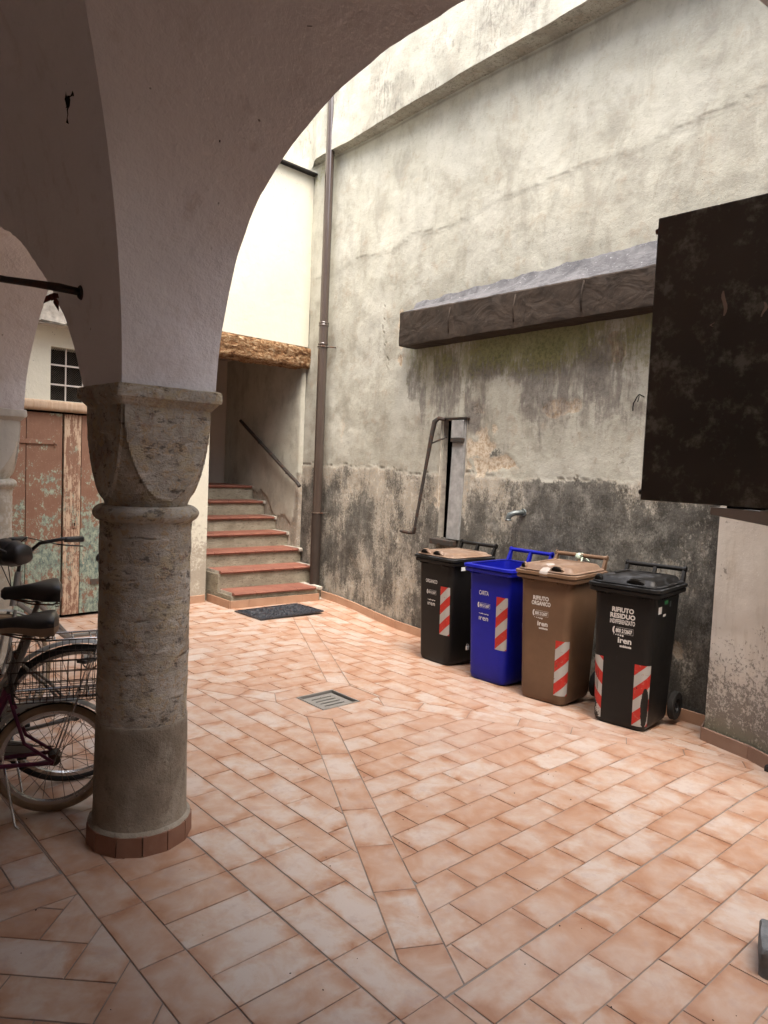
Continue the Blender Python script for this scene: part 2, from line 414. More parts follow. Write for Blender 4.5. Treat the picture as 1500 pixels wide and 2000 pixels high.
def m_oldwood():
    g = G('rotten_wood', 0.85, 0.2)
    n1 = g.noise(17, 8, 0.8, vec=g.map((0.55, 1, 1.5)), dist=1.0); n2 = g.noise(60, 5, 0.8, vec=g.map((0.6, 1, 1)))
    c = g.ramp(n1, [(0.38, (0.05, 0.022, 0.010)), (0.47, (0.20, 0.095, 0.04)), (0.55, (0.36, 0.24, 0.13)), (0.66, (0.58, 0.48, 0.35))])
    c = g.mix(g.math('MULTIPLY', g.step(n2, 0.5, 0.68), 0.5), c, (0.16, 0.075, 0.03))
    return g.done(c, normal=g.bump(g.math('ADD', n1, g.math('MULTIPLY', n2, 0.5)), 1.0, 0.03))
def m_door(name, seed, bare=0.0, green=0.5):
    g = G(name, 0.75, 0.25)
    v = g.map((1, 1, 1), (seed*3.1, seed, seed*1.7))
    vg = g.map((5, 5, 0.55), (seed*3.1, seed, seed*1.7))
    n1 = g.noise(3.5, 6, 0.7, vec=v); n2 = g.noise(24, 6, 0.8, vec=g.map((1, 1, 0.6), (seed, 2, seed))); gr = g.noise(7, 6, 0.75, vec=vg)
    x, y, z = g.sep()
    zf = g.step(z, 1.7, 0.7)
    brown = g.mix(n1, (0.19, 0.095, 0.062), (0.30, 0.175, 0.12))
    teal = g.mix(g.step(n2, 0.35, 0.65), (0.07, 0.12, 0.12), (0.36, 0.41, 0.31))
    tf = g.math('ADD', g.math('MULTIPLY', n1, 0.7), g.math('ADD', g.math('MULTIPLY', n2, 0.75), g.math('MULTIPLY', zf, green*0.26)))
    c = g.mix(g.step(tf, 0.80, 0.86), brown, teal)
    wood = g.mix(gr, (0.30, 0.17, 0.085), (0.68, 0.55, 0.42))
    wf = g.math('ADD', g.math('MULTIPLY', gr, 0.7), g.math('ADD', g.math('MULTIPLY', n2, 0.5), bare-0.02))
    c = g.mix(g.step(wf, 0.72, 0.78), c, wood)
    c = g.mix(g.math('MULTIPLY', g.step(g.noise(90, 3, 0.6, vec=v), 0.66, 0.72), 0.6), c, (0.6, 0.52, 0.42))
    return g.done(c, normal=g.bump(g.math('ADD', gr, g.math('MULTIPLY', n2, 0.6)), 0.6, 0.006))
def m_metal(name, col, rough=0.35, rust=0.0, rustc=(0.16, 0.07, 0.035), metal=0.8):
    g = G(name, rough, 0.5)
    n1 = g.noise(16, 6, 0.7); n2 = g.noise(60, 4, 0.7)
    c = g.mix(g.math('MULTIPLY', n2, 0.4), col, tuple(x*0.6 for x in col))
    f = g.step(n1, 0.75-rust*0.5, 0.82-rust*0.5)
    c = g.mix(f, c, rustc)
    mm = g.math('MULTIPLY', g.math('SUBTRACT', 1.0, f), metal)
    r = g.math('ADD', rough, g.math('MULTIPLY', f, 0.4))
    return g.done(c, rough=r, metal=mm, normal=g.bump(n2, 0.25, 0.002))
def m_bin(name, col, rough=0.42, dust=0.25, dustc=(0.35, 0.33, 0.30)):
    g = G(name, rough, 0.32)
    n1 = g.noise(2.5, 5, 0.6); sc = g.noise(30, 6, 0.8, vec=g.map((1, 1, 0.35)), dist=1.0); n3 = g.noise(9, 6, 0.75)
    c = g.mix(g.step(n1, 0.3, 0.7), tuple(x*0.85 for x in col), tuple(x*1.12 for x in col))
    up = g.sep(g.n('ShaderNodeNewGeometry').outputs['Normal'])[2]
    df = g.math('MULTIPLY', g.step(up, 0.3, 0.95), g.step(n3, 0.42, 0.68))
    c = g.mix(g.math('MULTIPLY', df, dust), c, dustc)
    c = g.mix(g.math('MULTIPLY', g.step(sc, 0.66, 0.74), 0.18), c, dustc)
    r = g.math('ADD', rough, g.math('MULTIPLY', n3, 0.2))
    return g.done(c, rough=r, normal=g.bump(g.noise(220, 2), 0.12, 0.001))
def m_sticker(name, bincol, wear, slope=0.95, gash=0.0, top=0.42):
    g = G(name, 0.5, 0.4)
    u = g.attr('su'); v = g.attr('sv')
    f = g.math('FRACT', g.math('ADD', g.math('MULTIPLY', g.math('SUBTRACT', v, g.math('MULTIPLY', u, slope)), 1/0.168), 10.49-top/0.168))
    s = g.step(f, 0.49, 0.51)
    c = g.mix(s, (0.40, 0.022, 0.014), (0.36, 0.35, 0.33))
    c = g.mix(g.math('MULTIPLY', g.step(g.noise(40, 4, 0.7), 0.58, 0.7), 0.35), c, (0.35, 0.30, 0.25))
    n = g.math('ADD', g.noise(9, 6, 0.75), g.math('MULTIPLY', g.math('SUBTRACT', 0.45, v), wear))
    if gash:
        du = g.math('MULTIPLY', g.math('SUBTRACT', u, 0.078), 34.0); dv = g.math('MULTIPLY', g.math('SUBTRACT', v, 0.13), 7.0)
        d2 = g.math('ADD', g.math('MULTIPLY', du, du), g.math('MULTIPLY', dv, dv))
        n = g.math('ADD', n, g.math('MULTIPLY', g.step(d2, 1.3, 0.1), gash))
    c = g.mix(g.step(n, 0.66, 0.68), c, bincol)
    return g.done(c)
MAT = dict(tread=m_terracotta('tread_terracotta', (0.19, 0.070, 0.048), (0.27, 0.115, 0.080)),
    inner=m_plaster_inner(), tile=m_tile(), grout=m_grout(), terra=m_terracotta(), wall=m_wall(),
    skirt=m_terracotta('skirting_terracotta', (0.36, 0.20, 0.125), (0.47, 0.30, 0.20)),
    skirt_dark=m_terracotta('column_skirting', (0.20, 0.095, 0.06), (0.28, 0.15, 0.10)),
    skirt_brown=m_terracotta('pier_skirting', (0.235, 0.145, 0.105), (0.30, 0.20, 0.15)),
    white=m_white_plaster('white_plaster', (0.66, 0.64, 0.535), (0.40, 0.36, 0.29), dz=1.05),
    pier=m_pier(),
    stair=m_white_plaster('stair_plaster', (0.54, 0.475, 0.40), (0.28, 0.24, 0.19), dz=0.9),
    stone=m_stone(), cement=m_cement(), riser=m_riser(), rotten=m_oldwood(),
    mortar=m_flat('mortar', (0.42, 0.39, 0.34), 0.95, 0.1, var=0.3, nscale=20, bump=0.4),
    pipe=m_flat('brown_pipe_paint', (0.058, 0.042, 0.034), 0.16, 1.0, var=0.08, nscale=3),
    pipe_low=m_flat('dark_pipe_paint', (0.036, 0.027, 0.022), 0.42, 0.4, var=0.15, nscale=8),
    iron=m_metal('rusty_iron', (0.10, 0.085, 0.07), 0.6, 0.55, (0.13, 0.06, 0.035), 0.4),
    iron2=m_metal('dark_rusty_iron', (0.035, 0.030, 0.026), 0.75, 0.5, (0.055, 0.032, 0.022), 0.1),
    rodm=m_metal('dark_rod', (0.045, 0.035, 0.03), 0.7, 0.5, (0.075, 0.04, 0.03), 0.2),
    steel=m_metal('drain_steel', (0.52, 0.50, 0.47), 0.38, 0.15, (0.25, 0.2, 0.16), 0.7),
    chrome=m_metal('chrome', (0.60, 0.59, 0.57), 0.22, 0.28, (0.2, 0.15, 0.11), 0.9),
    galva=m_metal('galvanised', (0.15, 0.17, 0.17), 0.45, 0.1, metal=0.6),
    black=m_flat('black_plastic', (0.016, 0.016, 0.017), 0.42, 0.45, var=0.2),
    rubber=m_flat('black_rubber', (0.018, 0.017, 0.016), 0.75, 0.3, var=0.3, nscale=30),
    mat=m_flat('rubber_mat', (0.022, 0.027, 0.036), 0.32, 0.7, var=0.3, nscale=40, bump=0.3),
    hole=m_flat('dark_cavity', (0.008, 0.007, 0.006), 0.95, 0.05, var=0.2),
    tar=m_flat('tar_sheet', (0.048, 0.038, 0.032), 0.62, 0.4, var=0.3, nscale=5, bump=0.3),
    tartop=m_flat('grey_tar_top', (0.13, 0.13, 0.145), 0.55, 0.4, var=0.4, nscale=9, bump=0.4),
    panel=None, greyboard=m_flat('grey_board', (0.27, 0.27, 0.265), 0.7, 0.3, var=0.25, nscale=14, bump=0.4),
    bracket=m_flat('beige_metal', (0.62, 0.57, 0.53), 0.45, 0.5, var=0.08, nscale=6),
    edge=m_flat('white_edge', (0.75, 0.75, 0.73), 0.5, 0.4, var=0.1),
    letter=m_flat('white_lettering', (0.62, 0.60, 0.57), 0.6, 0.3, var=0.12, nscale=60),
    bluemark=m_flat('dark_print', (0.05, 0.02, 0.03), 0.6, 0.3),
    leaf=m_flat('dry_leaf', (0.09, 0.025, 0.018), 0.8, 0.2, var=0.4, nscale=30),
    bag=m_flat('pale_green_bag', (0.50, 0.60, 0.50), 0.4, 0.5, var=0.12, nscale=20),
    tan=m_flat('tan_leather', (0.27, 0.19, 0.125), 0.55, 0.4, var=0.2),
    saddle=m_flat('black_saddle', (0.022, 0.020, 0.019), 0.40, 0.5, var=0.2),
    purple=m_flat('purple_paint', (0.11, 0.012, 0.050), 0.35, 0.5, var=0.2),
    silver=m_metal('silver_paint', (0.30, 0.29, 0.27), 0.42, 0.25, (0.12, 0.09, 0.07), 0.6),
    guard=m_flat('grey_mudguard', (0.40, 0.40, 0.37), 0.45, 0.5, var=0.2),
    gumwall=m_flat('tan_tyre', (0.27, 0.20, 0.13), 0.75, 0.2, var=0.3, nscale=10),
    rock=m_flat('grey_stone', (0.15, 0.155, 0.16), 0.9, 0.2, var=0.35, nscale=14, bump=0.6),
    mesh_wire=m_flat('wire', (0.09, 0.075, 0.06), 0.7, 0.3),
)
def m_tar(name, c0, c1, wh=0.0):
    g = G(name, 0.8, 0.2)
    n = g.noise(5, 6, 0.7, dist=0.8); w = g.noise(3.6, 3, 0.5, vec=g.map((0.8, 1, 1.2)), dist=1.8); n2 = g.noise(40, 5, 0.75)
    c = g.mix(g.step(n, 0.3, 0.7), c0, c1)
    c = g.mix(g.math('MULTIPLY', g.step(n2, 0.58, 0.72), 0.3+wh), c, tuple(min(1, x*2.6+0.03) for x in c1))
    nm = g.bump(w, 0.55, 0.03); nm = g.bump(n2, 0.25, 0.002, nm)
    return g.done(c, rough=g.ramp(n, [(0.3, 0.62), (0.7, 0.9)]), normal=nm)
MAT['tar'] = m_tar('tar_sheet', (0.024, 0.018, 0.014), (0.052, 0.038, 0.029))
MAT['tartop'] = m_tar('grey_tar_top', (0.060, 0.060, 0.066), (0.15, 0.15, 0.158), 0.45)
def m_panel():
    g = G('dark_panel_paint', 0.55, 0.3)
    n = g.noise(14, 6, 0.75); n2 = g.noise(2.2, 4)
    c = g.mix(g.step(n2, 0.3, 0.7), (0.085, 0.082, 0.074), (0.14, 0.122, 0.106))
    c = g.mix(g.math('MULTIPLY', g.step(n, 0.50, 0.66), 0.75), c, (0.36, 0.36, 0.31))
    r = g.ramp(n, [(0.3, 0.42), (0.7, 0.7)])
    return g.done(c, rough=r, normal=g.bump(g.noise(5, 4), 0.2, 0.01))
MAT['panel'] = m_panel()

# ------------------------------------------------------------------ floor height
def fh(b, a=0.0):
    """the paving sinks a little towards the foot of the long wall"""
    def s_(x): x = max(0.0, min(1.0, x)); return x*x*(3-2*x)
    return -0.095*s_((a-3.85)/1.25)*(1-s_((b-5.3)/1.5))

# ================================================================== FLOOR
def clip(poly, a, b, c):
    """keep a*x+b*y<=c"""
    out = []
    for i in range(len(poly)):
        p, q = poly[i], poly[(i+1) % len(poly)]
        dp, dq = a*p[0]+b*p[1]-c, a*q[0]+b*q[1]-c
        if dp <= 0: out.append(p)
        if (dp < 0 < dq) or (dq < 0 < dp):
            t = dp/(dp-dq); out.append((p[0]+(q[0]-p[0])*t, p[1]+(q[1]-p[1])*t))
    return out
def area(p): return 0.5*sum(p[i][0]*p[(i+1) % len(p)][1]-p[(i+1) % len(p)][0]*p[i][1] for i in range(len(p)))
def inset(poly, d):
    """shrink convex ccw polygon"""
    res = poly
    for i in range(len(poly)):
        p, q = poly[i], poly[(i+1) % len(poly)]
        dx, dy = q[0]-p[0], q[1]-p[1]; L = math.hypot(dx, dy)
        if L < 1e-6: continue
        nx, ny = dy/L, -dx/L
        res = clip(res, nx, ny, nx*p[0]+ny*p[1]-d)
        if len(res) < 3: return []
    return res
def dedupe(p):
    o = []
    for q in p:
        if not o or math.hypot(q[0]-o[-1][0], q[1]-o[-1][1]) > 0.0015: o.append(q)
    if len(o) > 1 and math.hypot(o[0][0]-o[-1][0], o[0][1]-o[-1][1]) < 0.0015: o.pop()
    return o
TILES = []      # (poly, origin, udir, L, W)
def hp(p, q):
    """half plane keeping the left side of p->q : returns a,b,c for a x+b y<=c"""
    dx, dy = q[0]-p[0], q[1]-p[1]
    return (dy, -dx, dy*p[0]-dx*p[1])
def emit(rect, org, ud, L, W, planes=()):
    p = rect
    for h in planes:
        p = clip(p, *h)
        if len(p) < 3: return
    p = dedupe(p)
    if len(p) < 3 or abs(area(p)) < 0.0012: return
    if area(p) < 0: p = p[::-1]
    TILES.append((p, org, ud, L, W))
PW, PL = 0.1668, 0.3370
def rows_along_a(b0, b1, phase_b, a0, a1, ja, planes, alt=None):
    k0 = int(math.floor((b0-phase_b)/PW))
    k = k0
    while phase_b + k*PW < b1-1e-4:
        lo = phase_b+k*PW; hi = lo+PW
        off = ja + (PL/2 if k % 2 else 0)
        m = int(math.floor((a0-off)/PL))
        while off+m*PL < a1:
            x0 = off+m*PL; x1 = x0+PL
            r = [(x0, lo), (x1, lo), (x1, hi), (x0, hi)]
            emit(r, (x0, lo), (1, 0), PL, PW, list(planes)+[(-1, 0, -a0), (1, 0, a1), (0, -1, -b0), (0, 1, b1)])
            m += 1
        k += 1
def rows_along_b(a0, a1, phase_a, b0, b1, jb, planes, offs=None):
    k = int(math.floor((a0-phase_a)/PW+1e-6))
    while phase_a + k*PW < a1-1e-4:
        lo = phase_a+k*PW; hi = lo+PW
        off = jb + ((PL/2 if k % 2 else 0) if offs is None else offs(k))
        m = int(math.floor((b0-off)/PL))
        while off+m*PL < b1:
            y0 = off+m*PL; y1 = y0+PL
            r = [(lo, y0), (hi, y0), (hi, y1), (lo, y1)]
            emit(r, (lo, y0), (0, 1), PL, PW, list(planes)+[(-1, 0, -a0), (1, 0, a1), (0, -1, -b0), (0, 1, b1)])
            m += 1
        k += 1
# spoke edges
SL0, SL1 = (2.785, 3.735), (1.645, 1.640)
SR0, SR1 = (2.890, 3.600), (1.735, 1.430)
NL0, NL1 = (3.350, 4.25), (5.164, 7.57)
NR0, NR1 = (3.448, 4.10), (5.245, 7.385)
WU0, WU1 = (2.88, 4.25), (1.475, 6.90)
WL0, WL1 = (2.78, 4.08), (1.475, 6.54)
EU0, EU1 = (3.440, 3.775), (4.72, 1.49)
EL0, EL1 = (3.340, 3.605), (4.62, 1.36)
BMIN, AMAX, BMAX = -2.6, 5.6, 7.6
# SE (courses along a)
rows_along_a(1.440, 3.605, 2.108-0.004, 1.645, AMAX, 2.190, [hp(SR1, SR0), hp(EL0, EL1)][:0] + [hp(SR0, SR1), hp(EL1, EL0)])
rows_along_a(BMIN, 1.440, 2.108-0.004, 1.645, AMAX, 2.190, [hp(EL1, EL0)])
# SW (courses along b)
rows_along_b(1.645, 2.78, 1.477, BMIN, 6.6, 2.8+PL/2-0.0, [hp(SL1, SL0), hp(WL0, WL1)])
rows_along_b(1.475, 1.645, 1.477, BMIN, 6.6, 2.805, [hp(WL0, WL1)])
# NW
rows_along_a(4.25, BMAX, 4.310, 1.475, AMAX, 2.805+PL/2, [hp(NL0, NL1), hp(WU1, WU0)])
# NE
rows_along_b(3.44, AMAX, 3.46, BMIN+1.2, BMAX, 3.855, [hp(NR1, NR0), hp(EU0, EU1)])
# spokes : tiles laid end to end
def spoke(p0, p1, q0, q1, first, planes, n=12, end=None):
    mid_ = ((p0[0]+q1[0])/2, (p0[1]+q1[1])/2)
    def kp(p, q):
        h = hp(p, q)
        if h[0]*mid_[0]+h[1]*mid_[1] > h[2]: h = hp(q, p)
        return h
    planes = list(planes)+[kp(p0, p1), kp(q0, q1)]
    d = Vector((p1[0]-p0[0], p1[1]-p0[1])).normalized(); nrm = Vector((-d.y, d.x))
    w = (Vector(q0)-Vector(p0)).dot(nrm)
    for i in range(n):
        s0 = first+(i-1)*PL; s1 = s0+PL
        A = Vector(p0)+d*s0; B = Vector(p0)+d*s1
        e_ = 0.05
        w0_, w1_ = (-e_, w+e_) if w > 0 else (w-e_, e_)
        r = [tuple(A+nrm*w0_), tuple(B+nrm*w0_), tuple(B+nrm*w1_), tuple(A+nrm*w1_)]
        emit(r, tuple(A), tuple(d), PL, PW, planes)
CH_SW = ((2.78, 3.745), (2.885, 3.60)); CH_SE = ((3.44, 3.775), (3.34, 3.60))
CH_NW = ((2.78, 4.08), (2.88, 4.25)); CH_NE = ((3.445, 4.10), (3.35, 4.25))
def keep(p, q, inside):
    h = hp(p, q)
    if h[0]*inside[0]+h[1]*inside[1] > h[2]: h = hp(q, p)
    return h
ctr = (3.11, 3.925); 
def away(ch): 
    h = keep(*ch, ctr); return (-h[0], -h[1], -h[2])
spoke(SL0, SL1, SR0, SR1, 0.29, [away(CH_SW), (0, -1, -1.44), (-1, 0, -1.647)], 10)
spoke(NR0, NR1, NL0, NL1, 0.32, [away(CH_NE), (0, 1, BMAX)], 12)
spoke(WL0, WL1, WU0, WU1, 0.30, [away(CH_NW), (-1, 0, -1.475)], 12)
spoke(EU0, EU1, EL0, EL1, 0.34, [away(CH_SE), (0, -1, -1.3)], 10)
# ring round the drain
ringp = [keep(*c, ctr) for c in (CH_SW, CH_SE, CH_NW, CH_NE)]
for (x0, x1, y0, y1, ud) in [(2.78, 3.11, 4.085, 4.25, 0), (3.11, 3.44, 4.085, 4.25, 0), (2.78, 3.06, 3.60, 3.765, 0), (3.06, 3.34, 3.60, 3.765, 0), (3.34, 3.44, 3.60, 3.765, 0),
                         (2.78, 2.945, 3.765, 4.085, 1), (3.27, 3.44, 3.765, 4.085, 1)]:
    emit([(x0, y0), (x1, y0), (x1, y1), (x0, y1)], (x0, y0), (1, 0) if ud == 0 else (0, 1), PL, PW, ringp)
# soldier band and edge band of the arcade
k = int((BMIN-1.805)/0.1668)
while 1.805+k*0.1668 < BMAX:
    y0 = 1.805+k*0.1668; emit([(1.13, y0), (1.475, y0), (1.475, y0+0.1668), (1.13, y0+0.1668)], (1.13, y0), (1, 0), PL, PW); k += 1
rows_along_b(0.965, 1.13, 0.965, BMIN, BMAX, 2.48, [])
# portico interior
rows_along_a(2.675, 2.85, 2.675, -1.9, 0.965, 0.63, [(0, 1, 2.85)])
rows_along_b(-1.9, 0.965, 0.79, 2.85, BMAX, 3.05, [])
r2h = math.sqrt(0.5)
U2 = 0.2405
for k in range(-14, 34):
    for m in range(-4, 8):
        sx, sy = -U2*k + m*4*U2, -U2*k
        for (x0, x1, y0, y1, ud) in ((1.48+sx, 1.48+2*U2+sx, 3.26-U2+sy, 3.26+sy, (-r2h, r2h)), (1.48+sx, 1.48+U2+sx, 3.26+sy, 3.26+2*U2+sy, (r2h, r2h))):
            P = [((s-d)/2, (s+d)/2) for d, s in ((x0, y0), (x1, y0), (x1, y1), (x0, y1))]
            org = P[1] if ud[0] < 0 else P[0]
            org = P[0]
            if max(p[0] for p in P) < -1.9 or min(p[1] for p in P) > 2.675 or max(p[1] for p in P) < BMIN: continue
            emit(P, org, ud, PL, PW, [(1, 0, 0.965), (0, 1, 2.675), (-1, 0, 1.9), (0, -1, -BMIN)])

floor = mesh_obj('floor', [], [], MAT['grout'])
def floor_base():
    vs, fs = [], []
    bs = sorted([-4.2, -2, 0, 2, 3.2, 3.775, 4.075, 4.6] + [5.0+0.15*i for i in range(0, 16)] + [9.9])
    as_ = [-2.1, 2.9575, 3.2575, 3.7] + [3.85+0.1*i for i in range(1, 15)] + [6.8]
    na = len(as_)
    for i, b in enumerate(bs):
        for a in as_: vs.append((a, b, fh(b, a)-0.0038))
    for i in range(len(bs)-1):
        for j in range(na-1):
            if j == 1 and abs((bs[i]+bs[i+1])/2-3.925) < 0.1: continue
            fs.append((na*i+j, na*i+j+1, na*(i+1)+j+1, na*(i+1)+j))
    return vs, fs
vs, fs = floor_base()
floor.data.from_pydata(vs, [], fs)
tag(floor, kind='structure')
def tile_geo(t, seed):
    poly, org, ud, L, W = t
    poly = inset(poly, 0.0024)
    poly = dedupe(poly) if poly else poly
    if len(poly) < 3: return None
    top = inset(poly, 0.0018); top = dedupe(top) if top else top
    n = len(poly)
    cx = sum(p[0] for p in poly)/n; cy = sum(p[1] for p in poly)/n
    r = random.Random(seed)
    tx, ty, dz = r.gauss(0, 0.0016), r.gauss(0, 0.0016), r.gauss(0, 0.0004)
    def z(p, d): return fh(p[1], p[0]) + dz + tx*(p[0]-cx) + ty*(p[1]-cy) - d
    vs = [(p[0], p[1], z(p, 0.010)) for p in poly] + [(p[0], p[1], z(p, 0.0012)) for p in poly]
    fs = []
    if len(top) == n:
        vs += [(p[0], p[1], z(p, 0)) for p in top]
        for i in range(n):
            j = (i+1) % n
            fs += [(i, j, n+j, n+i), (n+i, n+j, 2*n+j, 2*n+i)]
        fs.append(tuple(range(2*n, 3*n)))
    else:
        for i in range(n):
            j = (i+1) % n; fs.append((i, j, n+j, n+i))
        fs.append(tuple(range(n, 2*n)))
    ux, uy = ud
    tu = [((v[0]-org[0])*ux+(v[1]-org[1])*uy)/L for v in vs]
    tv = [abs(-(v[0]-org[0])*uy+(v[1]-org[1])*ux)/W for v in vs]
    return vs, fs, tu, tv, (cx, cy, fh(cy, cx)), r.random()*40, r.random()
geos = []
for i, t in enumerate(TILES):
    g_ = tile_geo(t, i)
    if g_ is None: continue
    P = [proj((p[0], p[1], fh(p[1], p[0]))) for p in t[0]]
    sz = 0
    if all(P):
        c = (sum(p[0] for p in P)/len(P), sum(p[1] for p in P)/len(P))
        if -30 < c[0] < 1530 and c[1] < 2040: sz = abs(area(P))
    # hidden behind the bins or walls : not worth a part
    cx, cy = g_[4][0], g_[4][1]
    if cx > 4.62 and cy < 4.6: sz *= 0.1
    geos.append((sz, g_))
geos.sort(key=lambda x: -x[0])
def make_tiles(name, gl, parent, stuff=False):
    V, Fc, TU, TV, R1, R2, UVs = [], [], [], [], [], [], []
    loc = (0, 0, 0) if stuff else gl[0][4]
    for (vs, fs, tu, tv, c, r1, r2) in gl:
        o = len(V)
        V += [(v[0]-loc[0], v[1]-loc[1], v[2]-loc[2]) for v in vs]
        Fc += [tuple(i+o for i in f) for f in fs]
        TU += tu; TV += tv; R1 += [r1]*len(vs); R2 += [r2]*len(vs)
    ob = mesh_obj(name, V, Fc, MAT['tile'], parent)
    me = ob.data
    for nm, arr in (('tu', TU), ('tv', TV), ('rnd', R1), ('rnd2', R2)):
        at = me.attributes.new(nm, 'FLOAT', 'POINT'); at.data.foreach_set('value', arr)
    uvl = me.uv_layers.new(name='UVMap')
    li = np.zeros(len(me.loops), dtype=np.int32); me.loops.foreach_get('vertex_index', li)
    uv = np.stack([np.array(TU)[li]*PL, np.array(TV)[li]*PW], 1).astype(np.float32).ravel()
    uvl.data.foreach_set('uv', uv)
    ob.location = loc
    return ob
for sz, g_ in geos[:300]:
    make_tiles('tile', [g_], floor)
tag(make_tiles('tile', [g_ for sz, g_ in geos[300:]], floor, True), kind='stuff')

bm = new_bm()
rr_ = random.Random(5)
for i in range(220):
    a_, b_ = rr_.uniform(0.6, 4.6), rr_.uniform(0.8, 6.2); s_ = rr_.uniform(0.0012, 0.0035)
    z_ = fh(b_, a_)+s_*0.4
    vv = [bm.verts.new((a_+s_*rr_.uniform(.5, 1.8)*math.cos(t), b_+s_*rr_.uniform(.5, 1.8)*math.sin(t), z_)) for t in (0, 1.3, 2.5, 3.8, 5.1)]
    tp_ = bm.verts.new((a_, b_, z_+s_*0.8))
    for q in range(5): bm.faces.new((vv[q], vv[(q+1) % 5], tp_))
tag(bm_obj('floor_grit', bm, MAT['hole'], None), 'tiny dark crumbs of dirt scattered over the terracotta floor tiles', 'grit', kind='stuff')
# ================================================================== BIN WALL
# the back of the courtyard was drawn on a smaller module first; KS is its true module, KZ the level correction
KS, KZ = 1.065, -0.1073
def enlarge(root):
    """bring a thing drawn on the small module to its real size (mesh data, not object scale)"""
    root.location = (root.location.x*KS, root.location.y*KS, root.location.z*KS + KZ)
    seen = set()
    def rec(o):
        for c in [x for x in COL.objects if x.parent == o]:
            c.location = c.location*KS
            if c.type == 'MESH' and c.data.name not in seen:
                seen.add(c.data.name); c.data.transform(Matrix.Scale(KS, 4)); c.data.update()
            rec(c)
    rec(root)
WANG = math.radians(86.63)
WD = Vector((math.cos(WANG), math.sin(WANG), 0)); WN = Vector((math.sin(WANG), -math.cos(WANG), 0))  # WN points into wall
WO = WN*4.676
def wp(u, off, z):            # off>0 : into the courtyard
    return WO + WD*u - WN*off + Vector((0, 0, z))
# awning / niche constants in wall coords
def grid_wall(name, u0, u1, z0, z1, step, fn, mat, parent):
    nu = int(round((u1-u0)/step))+1; nz = int(round((z1-z0)/step))+1
    U, Z = np.meshgrid(np.linspace(u0, u1, nu), np.linspace(z0, z1, nz))
    Y, at = fn(U, Z)
    V = np.stack([U.ravel(), Y.ravel(), Z.ravel()], 1)
    idx = np.arange(nu*nz).reshape(nz, nu)
    F = np.stack([idx[:-1, :-1].ravel(), idx[1:, :-1].ravel(), idx[1:, 1:].ravel(), idx[:-1, 1:].ravel()], 1)
    if 'hole' in at:
        hm = at.pop('hole').ravel() > 0.5
        F = F[~hm[F].all(axis=1)]
    me = bpy.data.meshes.new(name)
    me.vertices.add(len(V)); me.vertices.foreach_set('co', V.astype(np.float32).ravel())
    me.loops.add(F.size); me.loops.foreach_set('vertex_index', F.astype(np.int32).ravel())
    me.polygons.add(len(F)); me.polygons.foreach_set('loop_start', np.arange(0, F.size, 4, dtype=np.int32))
    me.update(calc_edges=True)
    me.polygons.foreach_set('use_smooth', [True]*len(F))
    me.materials.append(mat)
    for k_, v_ in at.items():
        a_ = me.attributes.new(k_, 'FLOAT', 'POINT'); a_.data.foreach_set('value', v_.astype(np.float32).ravel())
    me.validate()
    o = bpy.data.objects.new(name, me); COL.objects.link(o)
    if parent: o.parent = parent
    return o
def blob(U, Z, cu, cz, ru, rz, seed, rag=0.5):
    d = np.sqrt(((U-cu)/ru)**2 + ((Z-cz)/rz)**2) + (fbm(U*6, Z*6, 5, seed)-0.5)*rag*2
    return smooth01(1.35-d)
